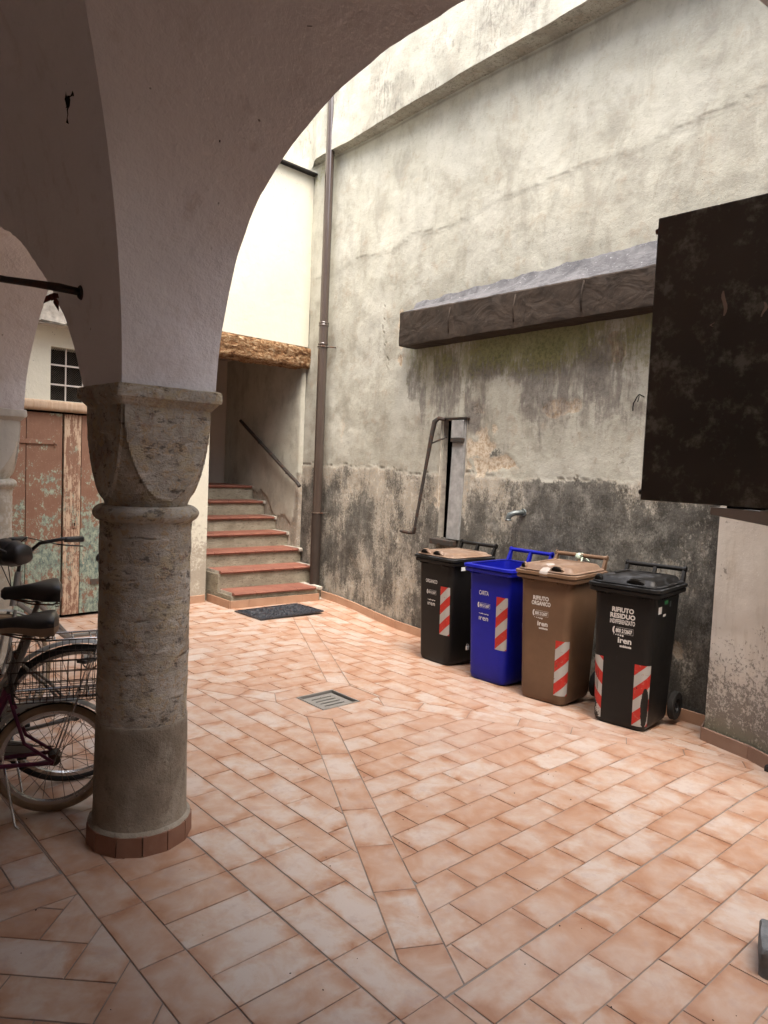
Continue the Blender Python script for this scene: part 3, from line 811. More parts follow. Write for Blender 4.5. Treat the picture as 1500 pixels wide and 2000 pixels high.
def wall_fn(U, Z):
    n1 = fbm(U*1.1, Z*1.1, 5, 3); n2 = fbm(U*5, Z*5, 5, 9); n3 = fbm(U*3.0, Z*0.9, 5, 21)
    Y = (n1-0.5)*0.05 + (n2-0.5)*0.012
    seam = 1.60 + (fbm(U*2.2, U*0, 5, 31)-0.5)*0.13 + (fbm(U*13.0, U*0+4, 4, 33)-0.5)*0.05
    low = smooth01((seam-Z)/0.02)
    Y = Y + low*0.007
    crack = np.exp(-((Z-seam)/0.007)**2)*smooth01((fbm(U*4, U*0+3, 4, 5)-0.38)/0.1)
    # curly peeled edge right of the niche
    crack = np.maximum(crack, np.exp(-(((U-5.9) - (Z-2.9)*0.25 + (fbm(Z*5, Z*0, 4, 77)-0.5)*0.3)/0.006)**2)*smooth01((Z-2.55)/0.1)*smooth01((3.35-Z)/0.1)*0.8)
    sz2 = 3.92 + (U-4.5)*-0.06 + (fbm(U*2.0, U*0+9, 4, 41)-0.5)*0.16
    crack = np.maximum(crack, np.exp(-((Z-sz2)/0.005)**2)*0.35*smooth01((fbm(U*3, U*0+5, 4, 6)-0.4)/0.1))
    Y = Y - smooth01((sz2-Z)/0.03)*0.005
    q1 = fbm(U*2.4, Z*1.7, 5, 120); q2 = fbm(U*6.0, Z*3.2, 5, 130)
    dirt = low*(0.50 + (q1-0.5)*1.5 + (q2-0.5)*1.2 + smooth01((4.7-U)/1.2)*0.24 + smooth01((0.5-np.abs(Z-0.9))/0.4)*0.10)
    dirt = dirt - low*smooth01((Z-1.10)/0.45)*(0.16+0.16*smooth01((U-4.0)/1.0)) - low*smooth01((0.35-Z)/0.3)*0.05
    dirt = dirt + low*smooth01((fbm(U*9, Z*2.2, 4, 150)-0.52)/0.1)*0.22
    # left of the pipe, dark near the stairs
    dirt = dirt + low*blob(U, Z, 7.1, 1.0, 0.35, 0.6, 14)*0.15
    # dark damp spots above the seam
    for (cu, cz, ru, rz, s_, w_) in [(6.75, 1.25, 0.14, 0.28, 1, .35), (4.42, 1.76, 0.17, 0.14, 2, .75), (7.1, 1.2, .2, .4, 24, .3), (6.45, 0.75, .15, .4, 18, .3), (3.4, 1.3, .4, .25, 19, .2)]:
        dirt = dirt + blob(U, Z, cu, cz, ru, rz, s_)*w_
    purple = np.zeros_like(U); moss = np.zeros_like(U)
    under = smooth01((2.90-Z)/0.05)*smooth01((5.62-U)/0.08)
    for (cu, cz, ru, rz, s_, w_) in [(5.45, 2.45, .10, .28, 3, .7), (5.15, 2.3, .07, .2, 4, .6), (4.9, 2.35, .16, .30, 5, .75), (4.62, 2.12, .14, .22, 6, .95),
                                     (4.45, 2.55, .35, .15, 7, .9), (3.95, 2.5, .35, .16, 8, .8), (3.85, 2.2, .09, .3, 9, .6), (3.35, 2.45, .16, .36, 10, .95), (3.1, 2.7, .2, .12, 11, .8), (3.85, 1.95, .07, .15, 12, .6),
                                     (3.05, 2.3, .12, .3, 13, .5), (4.2, 1.9, .1, .15, 15, .4)]:
        purple = np.maximum(purple, blob(U, Z, cu, cz, ru, rz, s_, 0.7)*w_)
    streak = fbm(U*7.0, Z*1.1, 5, 140)
    purple = np.maximum(purple*0.95, smooth01((streak-0.42)/0.22)*smooth01((Z-1.75)/0.5)*0.78)*under*smooth01((2.86-Z)/0.25)
    moss = under*smooth01((Z-2.15)/0.55)*(0.42+0.60*blob(U, Z, 3.9, 2.72, .62, .25, 16) + 0.25*smooth01((fbm(U*4, Z*1.2, 4, 23)-0.4)/0.2))*0.9
    moss = np.maximum(moss, blob(U, Z, 7.2, 4.95, .3, .16, 55, 1.0)*0.45)
    purple = np.maximum(purple, smooth01((n3-0.56)/0.12)*smooth01((Z-0)/1)*smooth01((Z-1.5)/.2)*smooth01((2.6-Z)/.3)*0.35*smooth01((5.6-U)/.3))
    peel = np.zeros_like(U)
    for (cu, cz, ru, rz, s_, w_) in [(5.66, 2.95, .05, .26, 61, 1.0), (4.5, 1.9, .16, .28, 62, .6), (4.35, 1.72, .25, .08, 63, .7), (3.2, 2.65, .09, .16, 64, .8), (3.7, 2.15, .15, .06, 65, .7),
                                     (2.75, 1.0, .09, .1, 66, .8), (3.6, 0.95, .05, .1, 67, .7), (2.9, 0.9, .12, .05, 68, .7), (4.95, 1.3, .12, .35, 69, .55), (2.6, .45, .08, .1, 70, .7), (6.62, 2.05, .05, .25, 71, .5)]:
        peel = np.maximum(peel, blob(U, Z, cu, cz, ru*1.1, rz*1.1, s_, 1.5)*w_)
    Y = Y - smooth01((peel-0.45)/0.1)*0.006
    dirt = dirt - smooth01((peel-0.4)/0.2)*0.6
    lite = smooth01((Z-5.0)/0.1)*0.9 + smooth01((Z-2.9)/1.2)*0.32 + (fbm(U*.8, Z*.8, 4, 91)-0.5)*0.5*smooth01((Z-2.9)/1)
    # a streak of wear below the ledge
    # overhanging upper wall
    ov = smooth01((Z-5.045-(fbm(U*3, U*0, 4, 71)-0.5)*0.03)/0.02)
    proud = 0.11 + (6.9-U)*0.032 + (n2-0.5)*0.05
    proud = proud*smooth01((7.42-U)/0.35)
    if U.min() > -2 and Z.max() > 7: pass
    Y = np.where(Z > 5.035, Y, Y)
    crack = np.maximum(crack, np.exp(-((Z-5.03)/0.012)**2)*0.5)
    # niche hole
    hole = ((U > 4.69) & (U < 4.995) & (Z > 0.99) & (Z < 2.095)).astype(float)
    # rough window-like hollow edges
    Y = Y - blob(U, Z, 4.50, 1.95, .12, .2, 81, .4)*0.01
    return Y, dict(hole=hole, dirt=np.clip(dirt, 0, 1), moss=np.clip(moss, 0, 1), purple=np.clip(purple, 0, 1), peel=np.clip(peel, 0, 1), low=low*0.8, lite=np.clip(lite, 0, 1), crack=np.clip(crack, 0, 1)*0.9)
bw = empty('courtyard_wall', tuple(WO), WANG)
tag(bw, 'tall stained plaster wall with dark damp patches behind the row of bins', 'wall')
grid_wall('plaster_face', -1.2, 9.45, -0.05, 5.20, 0.022, wall_fn, MAT['wall'], bw)
def upper_fn(U, Z):
    Y, at = wall_fn(U, Z)
    t = np.clip((Z-5.02)/0.03, 0, 1)
    proud = (0.12 + (6.9-U)*0.030)*smooth01((7.46-U)/0.30) + (fbm(U*2.6, Z*1.5, 4, 171)-0.5)*0.035
    low_e = 5.045 + (fbm(U*2.2, U*0, 4, 172)-0.5)*0.05
    Y = Y + proud
    at['crack'] = at['crack']*0
    at['lite'] = np.clip(at['lite']-0.5, 0, 1); at['purple'] = np.clip(smooth01((fbm(U*2.5, Z*2.0, 5, 180)-0.5)/0.2)*0.42, 0, 1)
    return Y, at
def underside_fn(U, Z):
    # Z is a 0..1 parameter here : 0 at the wall, 1 at the front edge
    Yw, at = wall_fn(U, U*0+5.05); Yf, _ = upper_fn(U, U*0+5.05)
    return Yw*(1-Z)+Yf*Z, at
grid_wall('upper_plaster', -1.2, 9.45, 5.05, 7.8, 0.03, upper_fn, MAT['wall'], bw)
us_ = grid_wall('ledge_underside', -1.2, 9.45, 0.0, 1.0, 0.05, underside_fn, MAT['wall'], bw)
co = np.zeros(len(us_.data.vertices)*3, dtype=np.float32); us_.data.vertices.foreach_get('co', co); co = co.reshape(-1, 3)
co[:, 2] = 5.05 + (1-co[:, 2])*0.0 - 0.0; us_.data.vertices.foreach_set('co', co.ravel())
under_shade = np.full(len(co), 0.28, dtype=np.float32); us_.data.attributes['dirt'].data.foreach_set('value', under_shade); us_.data.attributes['lite'].data.foreach_set('value', under_shade*0)  # shade under the overhang, put into the colour through the dirt mask
us_.data.update()
bm = new_bm(); add_box(bm, (4.1, -0.42, 3.87), (10.7, 0.4, 7.85)); bm_obj('wall_core', bm, MAT['mortar'], bw)
def skirting(parent, p0, p1, name='skirting_tile', L=0.333, h=0.082, mat=None, z0fn=None, start=0.0, th=0.011, side=1):
    """vertical tiles from p0 to p1 (2D world or local), leaning on the +side"""
    p0 = Vector(p0); p1 = Vector(p1); d = p1-p0; T = d.length; d = d/T; nrm = Vector((-d.y, d.x))*side
    s = -start
    while s < T-0.01:
        a, b = max(s, 0)+0.0015, min(s+L, T)-0.0015
        s += L
        if b-a < 0.01: continue
        za = z0fn(p0+d*a) if z0fn else 0.0; zb = z0fn(p0+d*b) if z0fn else 0.0
        bm = new_bm()
        j = random.gauss(0, 0.0012); hh = h + random.gauss(0, 0.001)
        q = []
        for (t, zz) in ((a, za), (b, zb)):
            for o_, z_ in ((0.0, -0.004), (th+j, -0.004), (th+j, hh-0.003), (th+j-0.003, hh), (0.0, hh)):
                c = p0+d*t+nrm*o_; q.append(bm.verts.new((c.x, c.y, zz+z_)))
        for i in range(5):
            bm.faces.new((q[i], q[(i+1) % 5], q[5+(i+1) % 5], q[5+i]))
        bm.faces.new(q[0:5]); bm.faces.new(q[5:10][::-1])
        bm_obj(name, bm, mat or MAT['skirt'], parent)
def wall_floor(p):
    w = (WO + WD*p.x - WN*p.y)*KS
    return (fh(w.y, w.x)-KZ)/KS
skirting(bw, (2.3, 0.022), (6.86, 0.022), z0fn=wall_floor, side=1, start=0.1)

# drainpipe -------------------------------------------------------------
dp = empty('drainpipe', tuple(wp(6.89, 0.105, 0)), WANG)
tag(dp, 'tall brown metal drainpipe running down the wall beside the stairs', 'pipe')
bm = new_bm(); add_tube(bm, [(0, 0, 2.96), (0, 0, 7.6)], 0.048, 20); bm_obj('upper_pipe', bm, MAT['pipe'], dp, True, 40)
bm = new_bm(); add_tube(bm, [(0, 0, 1.07), (0, 0, 3.18)], 0.052, 20); bm_obj('middle_pipe', bm, MAT['pipe'], dp, True, 40)
bm = new_bm(); add_tube(bm, [(0, 0, 0.095), (0, 0, 1.072)], 0.058, 20); bm_obj('lower_pipe', bm, MAT['pipe_low'], dp, True, 40)
for z in (2.96, 3.165, 3.19):
    bm = new_bm(); add_tube(bm, [(0, 0, z-0.012), (0, 0, z-0.006), (0, 0, z+0.006), (0, 0, z+0.012)], [0.054, 0.0575, 0.0575, 0.054], 20); bm_obj('pipe_collar', bm, MAT['pipe'], dp, True, 40)
for z in (1.075, 2.93):
    bm = new_bm(); add_torus(bm, (0, 0, z), 0.060, 0.006, 'Z', 24, 6); add_tube(bm, [(-0.06, -0.01, z), (-0.075, -0.06, z), (-0.08, -0.12, z)], 0.007, 6); bm_obj('pipe_clamp', bm, MAT['iron'], dp, True)
bm = new_bm(); add_tube(bm, [(0, 0, 0.097), (0, 0, 0.113)], [0.10, 0.075], 20); bm_obj('base_mortar', bm, MAT['mortar'], dp)

# tar-sheet covered ledge -----------------------------------------------
aw = empty('covered_ledge', tuple(WO), WANG)
tag(aw, 'long black tar sheet wrapped ledge sticking out of the stained wall', 'ledge')
def ledge():
    nu, n = 120, 0
    us = np.linspace(1.6, 5.44, nu)
    prof = []
    bm = new_bm()
    rings = []
    for i, u in enumerate(us):
        f = (5.44-u)/2.6
        zt = 3.10 - 0.035*f; zb = 2.785 + 0.01*f; zw = 3.19 + 0.075*f
        j = lambda k, s=0.014: (float(fbm(np.array([u*9.0]), np.array([k*3.7]), 5, 200))-0.5)*2*s
        d = 0.20 + j(1, 0.02)
        fold = 0.016*(float(fbm(np.array([u*11.0]), np.array([1.0]), 5, 222))-0.5)*2
        ring = [(u, -0.02, zb-0.005+j(2, .006)), (u, d*0.5, zb-0.004+j(3, .006)), (u, d-0.002, zb+j(4, .008)), (u, d+0.002+fold*.2, zb+0.03), (u, d+fold*0.5, zb+0.12), (u, d-fold*0.5, zb+0.2), (u, d+0.003, zt-0.012), (u, d-0.004, zt+j(7, .005)),
                (u, d*0.6, zt+(zw-zt)*0.35+j(8)), (u, 0.045, zw-0.03+j(9)), (u, 0.012, zw+0.03+j(10, .025)), (u, -0.02, zw+0.04)]
        rings.append(ring)
    R = [[bm.verts.new(p) for p in r] for r in rings]
    for i in range(nu-1):
        for k in range(11):
            f_ = bm.faces.new((R[i][k], R[i][k+1], R[i+1][k+1], R[i+1][k])); f_.material_index = 1 if k >= 7 else 0
    bm.faces.new(R[0]); bm.faces.new(R[-1][::-1])
    return bm
bm_obj('tar_sheet', ledge(), [MAT['tar'], MAT['tartop']], aw, True, 28)
# clips / battens of the sheet
for u in (4.75, 4.0, 3.35):
    bm = new_bm(); 
    pts = [(u, 0.214, 2.83), (u+0.01, 0.218, 2.95), (u-0.01, 0.216, 3.05)]
    add_tube(bm, pts, 0.006, 6); bm_obj('sheet_seam', bm, MAT['tar'], aw, True)

# old pump : niche board + crank ----------------------------------------
pb = empty('pump_board', tuple(WO), WANG)
tag(pb, 'narrow weathered grey board standing upright in a dark wall slot', 'board')
bm = new_bm()
add_loft(bm, [[(4.685+x*1.0, y, z) for x, y in ((0, -0.07), (0.150, -0.07), (0.150, 0.012+t), (0, 0.012+t))] for z, t in ((1.0, 0.03), (1.5, 0.015), (2.085, 0.0))])
bm_obj('board', bm, MAT['greyboard'], pb)
bm = new_bm(); add_box(bm, (4.76, 0.028, 1.90), (0.155, 0.03, 0.035), 0.004); bm_obj('rusty_clasp', bm, MAT['iron2'], pb)
bm = new_bm(); add_box(bm, (4.765, 0.03, 2.0), (0.15, 0.012, 0.16), 0.004); bm_obj('upper_plate', bm, MAT['greyboard'], pb)
bm = new_bm(); add_box(bm, (4.83, -0.02, 2.098), (0.36, 0.10, 0.012), 0.003); bm_obj('slot_lintel', bm, MAT['iron2'], pb)
bm = new_bm(); add_box(bm, (4.85, 0.06, 0.965), (0.28, 0.10, 0.05), 0.006); bm_obj('slot_sill', bm, MAT['iron2'], pb)
bm = new_bm()
def ringv(u0, u1, z0, z1, y): return [bm.verts.new((u, y, z)) for u, z in ((u0, z0), (u1, z0), (u1, z1), (u0, z1))]
o0 = ringv(4.69, 5.00, 0.985, 2.10, -0.075); o1 = ringv(4.66, 5.16, 0.97, 2.12, -0.076); o2 = ringv(4.66, 5.16, 0.97, 2.12, -0.205)
for A_, B_ in ((o0, o1), (o1, o2)):
    for i in range(4): bm.faces.new((A_[i], A_[(i+1) % 4], B_[(i+1) % 4], B_[i]))
bm.faces.new(o2)
bm_obj('slot_cavity', bm, MAT['hole'], pb)
bm = new_bm()
q0 = ringv(4.675, 5.012, 0.975, 2.112, 0.002); q1 = ringv(4.69, 4.992, 0.985, 2.10, -0.075)
for i in range(4): bm.faces.new((q0[i], q0[(i+1) % 4], q1[(i+1) % 4], q1[i]))
bm_obj('slot_reveal', bm, MAT['mortar'], pb)
pl = empty('pump_lever', tuple(WO), WANG)
tag(pl, 'long rusty crank lever hanging against the wall beside the grey board', 'lever')
bm = new_bm(); add_tube(bm, [(4.93, 0.03, 2.09), (4.985, 0.06, 2.10), (5.02, 0.08, 2.07), (5.05, 0.09, 1.9), (5.10, 0.10, 1.6), (5.16, 0.11, 1.25), (5.19, 0.12, 1.06)], [0.018, 0.020, 0.025, 0.021, 0.017, 0.016, 0.014], 8); bm_obj('lever_bar', bm, MAT['iron2'], pl, True, 50)
bm = new_bm(); add_tube(bm, [(5.18, 0.12, 1.075), (5.20, 0.12, 1.02), (5.24, 0.13, 1.012), (5.33, 0.15, 1.02), (5.36, 0.155, 1.022)], [0.016, 0.022, 0.015, 0.017, 0.010], 8); bm_obj('crank_handle', bm, MAT['iron2'], pl, True, 50)
bm = new_bm(); add_tube(bm, [(5.06, 0.09, 1.86), (4.99, 0.04, 1.90), (4.95, -0.02, 1.93)], 0.008, 6); bm_obj('link_rod', bm, MAT['iron2'], pl, True)
# tap
tp = empty('water_spout', tuple(WO), WANG)
tag(tp, 'short bent grey metal water spout sticking out of the dark stained wall', 'tap')
bm = new_bm(); add_tube(bm, [(3.955, -0.03, 1.305), (3.97, 0.04, 1.305), (3.99, 0.085, 1.30), (4.02, 0.115, 1.28), (4.025, 0.12, 1.255), (4.025, 0.12, 1.235)], [0.021, 0.021, 0.022, 0.025, 0.023, 0.023], 12); bm_obj('spout_pipe', bm, MAT['galva'], tp, True, 50)
bm = new_bm(); add_torus(bm, (4.025, 0.12, 1.24), 0.022, 0.007, 'Z', 20, 6); bm_obj('spout_ring', bm, MAT['galva'], tp, True)
bm = new_bm(); add_torus(bm, (3.96, 0.015, 1.305), 0.026, 0.008, 'Y', 20, 6); bm_obj('wall_ring', bm, MAT['galva'], tp, True)
# twig / wire scrap on the wall
tw = empty('wire_scrap', tuple(WO), WANG)
tag(tw, 'small twisted black wire scrap poking from the wall near the dark panel', 'wire')
bm = new_bm(); add_tube(bm, [(2.935, -0.01, 2.21), (2.95, 0.03, 2.225), (2.975, 0.02, 2.205), (2.965, 0.05, 2.18), (2.99, 0.03, 2.165), (2.98, 0.05, 2.13), (2.985, 0.04, 2.11)], 0.005, 6); add_tube(bm, [(2.95, 0.03, 2.225), (2.93, 0.06, 2.20), (2.945, 0.05, 2.17)], 0.004, 5); bm_obj('wire', bm, MAT['rubber'], tw, True)

# ================================================================== FACADE + STAIRS
FQ = WO + WD*7.36
FANG = math.radians(3.8)
FX = Vector((math.cos(FANG), math.sin(FANG), 0)); FY = Vector((-math.sin(FANG), math.cos(FANG), 0))   # FY points into the building
fb = empty('stair_building', tuple(FQ), FANG)
tag(fb, 'white and cream plaster house front with stair opening, old door and barred window', 'building')
def panel_with_holes(name, x0, x1, z0, z1, holes, th, mat, parent):
    xs = sorted({x0, x1, *[h[0] for h in holes], *[h[1] for h in holes]}); zs = sorted({z0, z1, *[h[2] for h in holes], *[h[3] for h in holes]})
    bm = new_bm(); vd = {}
    def V(x, y, z):
        k = (round(x, 4), round(y, 4), round(z, 4))
        if k not in vd: vd[k] = bm.verts.new((x, y, z))
        return vd[k]
    def solid(i, j):
        if i < 0 or j < 0 or i >= len(xs)-1 or j >= len(zs)-1: return False
        cx, cz = (xs[i]+xs[i+1])/2, (zs[j]+zs[j+1])/2
        return not any(h[0] < cx < h[1] and h[2] < cz < h[3] for h in holes)
    for i in range(len(xs)-1):
        for j in range(len(zs)-1):
            if not solid(i, j): continue
            a, b, c, d = xs[i], xs[i+1], zs[j], zs[j+1]
            bm.faces.new((V(a, 0, c), V(b, 0, c), V(b, 0, d), V(a, 0, d)))
            bm.faces.new((V(a, th, d), V(b, th, d), V(b, th, c), V(a, th, c)))
            if not solid(i-1, j): bm.faces.new((V(a, 0, c), V(a, 0, d), V(a, th, d), V(a, th, c)))
            if not solid(i+1, j): bm.faces.new((V(b, 0, c), V(b, th, c), V(b, th, d), V(b, 0, d)))
            if not solid(i, j-1): bm.faces.new((V(a, 0, c), V(a, th, c), V(b, th, c), V(b, 0, c)))
            if not solid(i, j+1): bm.faces.new((V(a, 0, d), V(b, 0, d), V(b, th, d), V(a, th, d)))
    bevs = [e for e in bm.edges if len(e.link_faces) == 2 and abs(e.link_faces[0].normal.dot(e.link_faces[1].normal)) < 0.1]
    return bm_obj(name, bm, mat, parent)
HZ = -KZ/KS
panel_with_holes('front_wall', -7.4, 0.0, -0.05, 4.93, [(-1.30, 0.0, -0.05, 2.985), (-3.72, -2.30, -0.05, 2.02), (-2.945, -2.20, 2.10, 2.575)], 0.30, MAT['white'], fb)
# flashing at the top
bm = new_bm(); add_box(bm, (-3.7, 0.13, 4.945), (7.4, 0.40, 0.022), 0.004); bm_obj('roof_flashing', bm, MAT['rubber'], fb)
bm = new_bm(); add_box(bm, (-3.7, 0.9, 4.99), (7.4, 1.2, 0.05)); bm_obj('terrace_slab', bm, MAT['mortar'], fb)
bm = new_bm(); add_box(bm, (-3.2, 1.65, 6.4), (8.9, 0.3, 2.9)); bm_obj('upper_wall', bm, MAT['white'], fb)
bm = new_bm(); add_tube(bm, [(-0.20, 1.47, 4.99), (-0.20, 1.47, 7.8)], 0.02, 8); bm_obj('upper_pipe', bm, MAT['galva'], fb, True)
# lintel beam : displaced log-like timber
def rough_beam(x0, x1, y0, y1, z0, z1, amp, seed, nx=60, nk=20, fx=9.0):
    bm = new_bm(); rings = []
    for i in range(nx+1):
        x = x0+(x1-x0)*i/nx; ring = []
        for k in range(nk):
            t = 2*PI*k/nk; c, s = math.cos(t), math.sin(t)
            q = (abs(c)**8+abs(s)**8)**(-0.125)
            n = float(fbm(np.array([x*fx+c*2]), np.array([s*fx*0.4+c*3+5]), 5, seed))-0.5
            n2 = float(fbm(np.array([x*2.0]), np.array([t*1.3]), 3, seed+5))-0.5
            r = q*(1+n*amp+n2*amp*0.7)
            ring.append((x, (y0+y1)/2+c*r*(y1-y0)/2, (z0+z1)/2+s*r*(z1-z0)/2))
        rings.append(ring)
    add_loft(bm, rings)
    return bm
bm_obj('lintel_beam', rough_beam(-1.48, 0.02, -0.035, 0.24, 2.735, 2.978, 0.30, 301, 200, 40, 26.0), MAT['rotten'], fb, True)
skirting(fb, (-2.28, 0), (-1.31, 0), z0fn=lambda p: -KZ/KS, side=-1, L=0.33)
# door ------------------------------------------------------------------
dr = empty('plank_door', tuple(FQ + FX*0), FANG)
tag(dr, 'old double wooden plank door with peeling brown and teal paint behind the column', 'door')
dmats = [m_door('door_paint_a', 1.0, -0.04, 0.42), m_door('door_paint_b', 2.3, -0.04, 0.45), m_door('door_paint_c', 3.9, 0.16, 0.2), m_door('door_paint_d', 5.2, 0.04, 0.7)]
for i, (x0, x1) in enumerate([(-3.70, -3.40), (-3.395, -3.135), (-3.13, -2.818), (-2.800, -2.645), (-2.640, -2.32)]):
    bm = new_bm(); add_box(bm, ((x0+x1)/2, 0.055, (HZ+0.03+1.985)/2), (x1-x0, 0.035, 1.985-HZ-0.03), 0.004)
    bm_obj('plank', bm, dmats[[1, 1, 0, 2, 3][i]], dr)
bm = new_bm(); add_box(bm, (-3.15, 0.029, 1.725), (0.52, 0.012, 0.040), 0.003); bm_obj('strap_hinge', bm, dmats[1], dr)
bm = new_bm(); add_tube(bm, [(-2.90, 0.02, 1.715), (-2.875, 0.02, 1.70)], 0.008, 6); bm_obj('hinge_tip', bm, MAT['iron'], dr)
bm = new_bm(); add_box(bm, (-2.70, 0.032, 0.98), (0.035, 0.008, 0.08), 0.002); bm_obj('keyhole_plate', bm, dmats[2], dr)
bm = new_bm(); add_box(bm, (-2.70, 0.027, 0.975), (0.008, 0.004, 0.025)); bm_obj('keyhole', bm, MAT['hole'], dr)
bm = new_bm(); add_box(bm, (-2.50, 0.033, 0.42), (0.08, 0.01, 0.055), 0.002); bm_obj('latch_plate', bm, MAT['iron'], dr)
bm = new_bm(); add_box(bm, (-3.0, 0.10, 1.05), (1.40, 0.02, 1.95)); bm_obj('door_backing', bm, MAT['hole'], dr)
tag(bm_obj('wooden_lintel', rough_beam(-3.78, -2.28, -0.02, 0.20, 2.005, 2.098, 0.10, 333, 40, 16), m_door('lintel_wood', 7.7, 0.4, 0.0), fb, True))
bm = new_bm(); add_box(bm, (-3.0, -0.07, 2.905), (1.5, 0.22, 0.33), 0.02)
bmesh.ops.subdivide_edges(bm, edges=bm.edges, cuts=6, use_grid_fill=True)
for v in bm.verts: v.co += Vector((0, (random.random()-.5)*0.03, (random.random()-.5)*0.015))
bm_obj('stone_corbel', bm, MAT['mortar'], fb, True, 40)
# window -----------------------------------------------------------------
wd = empty('barred_window', tuple(FQ), FANG)
tag(wd, 'small barred window with wire netting above the old plank door', 'window')
bm = new_bm(); add_box(bm, (-2.57, 0.22, 2.34), (0.80, 0.01, 0.52)); bm_obj('dark_recess', bm, MAT['hole'], wd)
for x in (-2.788, -2.63, -2.47, -2.31):
    bm = new_bm(); add_tube(bm, [(x, 0.06, 2.10), (x, 0.06, 2.575)], 0.007, 6); bm_obj('window_bar', bm, MAT['bracket'], wd)
for z in (2.245, 2.42):
    bm = new_bm(); add_box(bm, (-2.57, 0.05, z), (0.75, 0.012, 0.014)); bm_obj('window_bar', bm, MAT['bracket'], wd)
bm = new_bm()
x = -2.95
while x < -2.2+0.48:
    for sgn in (1, -1):
        p0 = (x-(0.48 if sgn > 0 else 0), 0.085, 2.10); p1 = (x-(0 if sgn > 0 else 0.48), 0.085, 2.58)
        # clip to opening
        P0, P1 = Vector(p0), Vector(p1)
        d = P1-P0; t0, t1 = 0.0, 1.0
        lo, hi = -2.945, -2.20
        for (lim, s_) in ((lo, 1), (hi, -1)):
            if abs(d.x) > 1e-6:
                t = (lim-P0.x)/d.x
                if d.x*s_ > 0: t0 = max(t0, t)
                else: t1 = min(t1, t)
        if t1-t0 > 0.05: add_tube(bm, [P0+d*t0, P0+d*t1], 0.0013, 3, False)
    x += 0.02
bm_obj('wire_netting', bm, MAT['mesh_wire'], wd)

# stair well --------------------------------------------------------------
sw = empty('stairwell', tuple(FQ), FANG)
tag(sw, 'beige plastered stairwell walls behind the rotten lintel beam', 'wall')
bm = new_bm(); add_box(bm, (-1.55, 1.1, 1.6), (0.25, 1.58, 3.3)); bm_obj('left_wall', bm, MAT['stair'], sw)
bm = new_bm(); add_box(bm, (-0.6, 2.08, 1.9), (3.2, 0.2, 4.0)); bm_obj('back_wall', bm, MAT['stair'], sw)
bm = new_bm(); add_box(bm, (-0.30, 1.95, 1.9), (0.17, 0.07, 4.0), 0.01); bm_obj('corner_pilaster', bm, MAT['stair'], sw)
bm = new_bm(); add_box(bm, (-0.6, 1.15, 3.08), (2.6, 1.7, 0.2)); bm_obj('ceiling_slab', bm, MAT['stair'], sw)
# right stairwell wall : slightly proud clean plaster sheet on the long wall, with ragged bottom
def stairwall_fn(U, Z):
    n1 = fbm(U*1.5, Z*1.5, 5, 103); n2 = fbm(U*6, Z*6, 5, 109)
    Y = 0.045 + (n1-0.5)*0.03 + (n2-0.5)*0.006
    edge = 0.95 + (fbm(U*7, U*0, 4, 111)-0.5)*0.18 + smooth01((U-7.9)/0.3)*0.3 - smooth01((7.50-U)/0.05)*-0.55
    raw = smooth01((edge-Z)/0.015)
    Y = Y - raw*0.010
    Y = Y*smooth01((U-7.385)/0.03)
    return Y, dict(dirt=raw*0.22, moss=raw*0.0, purple=np.zeros_like(U), peel=np.zeros_like(U), low=raw*0.9, lite=(1-raw)*0.62, crack=np.exp(-((Z-edge)/0.005)**2)*0.6)
o_ = grid_wall('plaster_sheet', 7.385, 9.45, -0.02, 3.0, 0.02, stairwall_fn, MAT['wall'], bw)
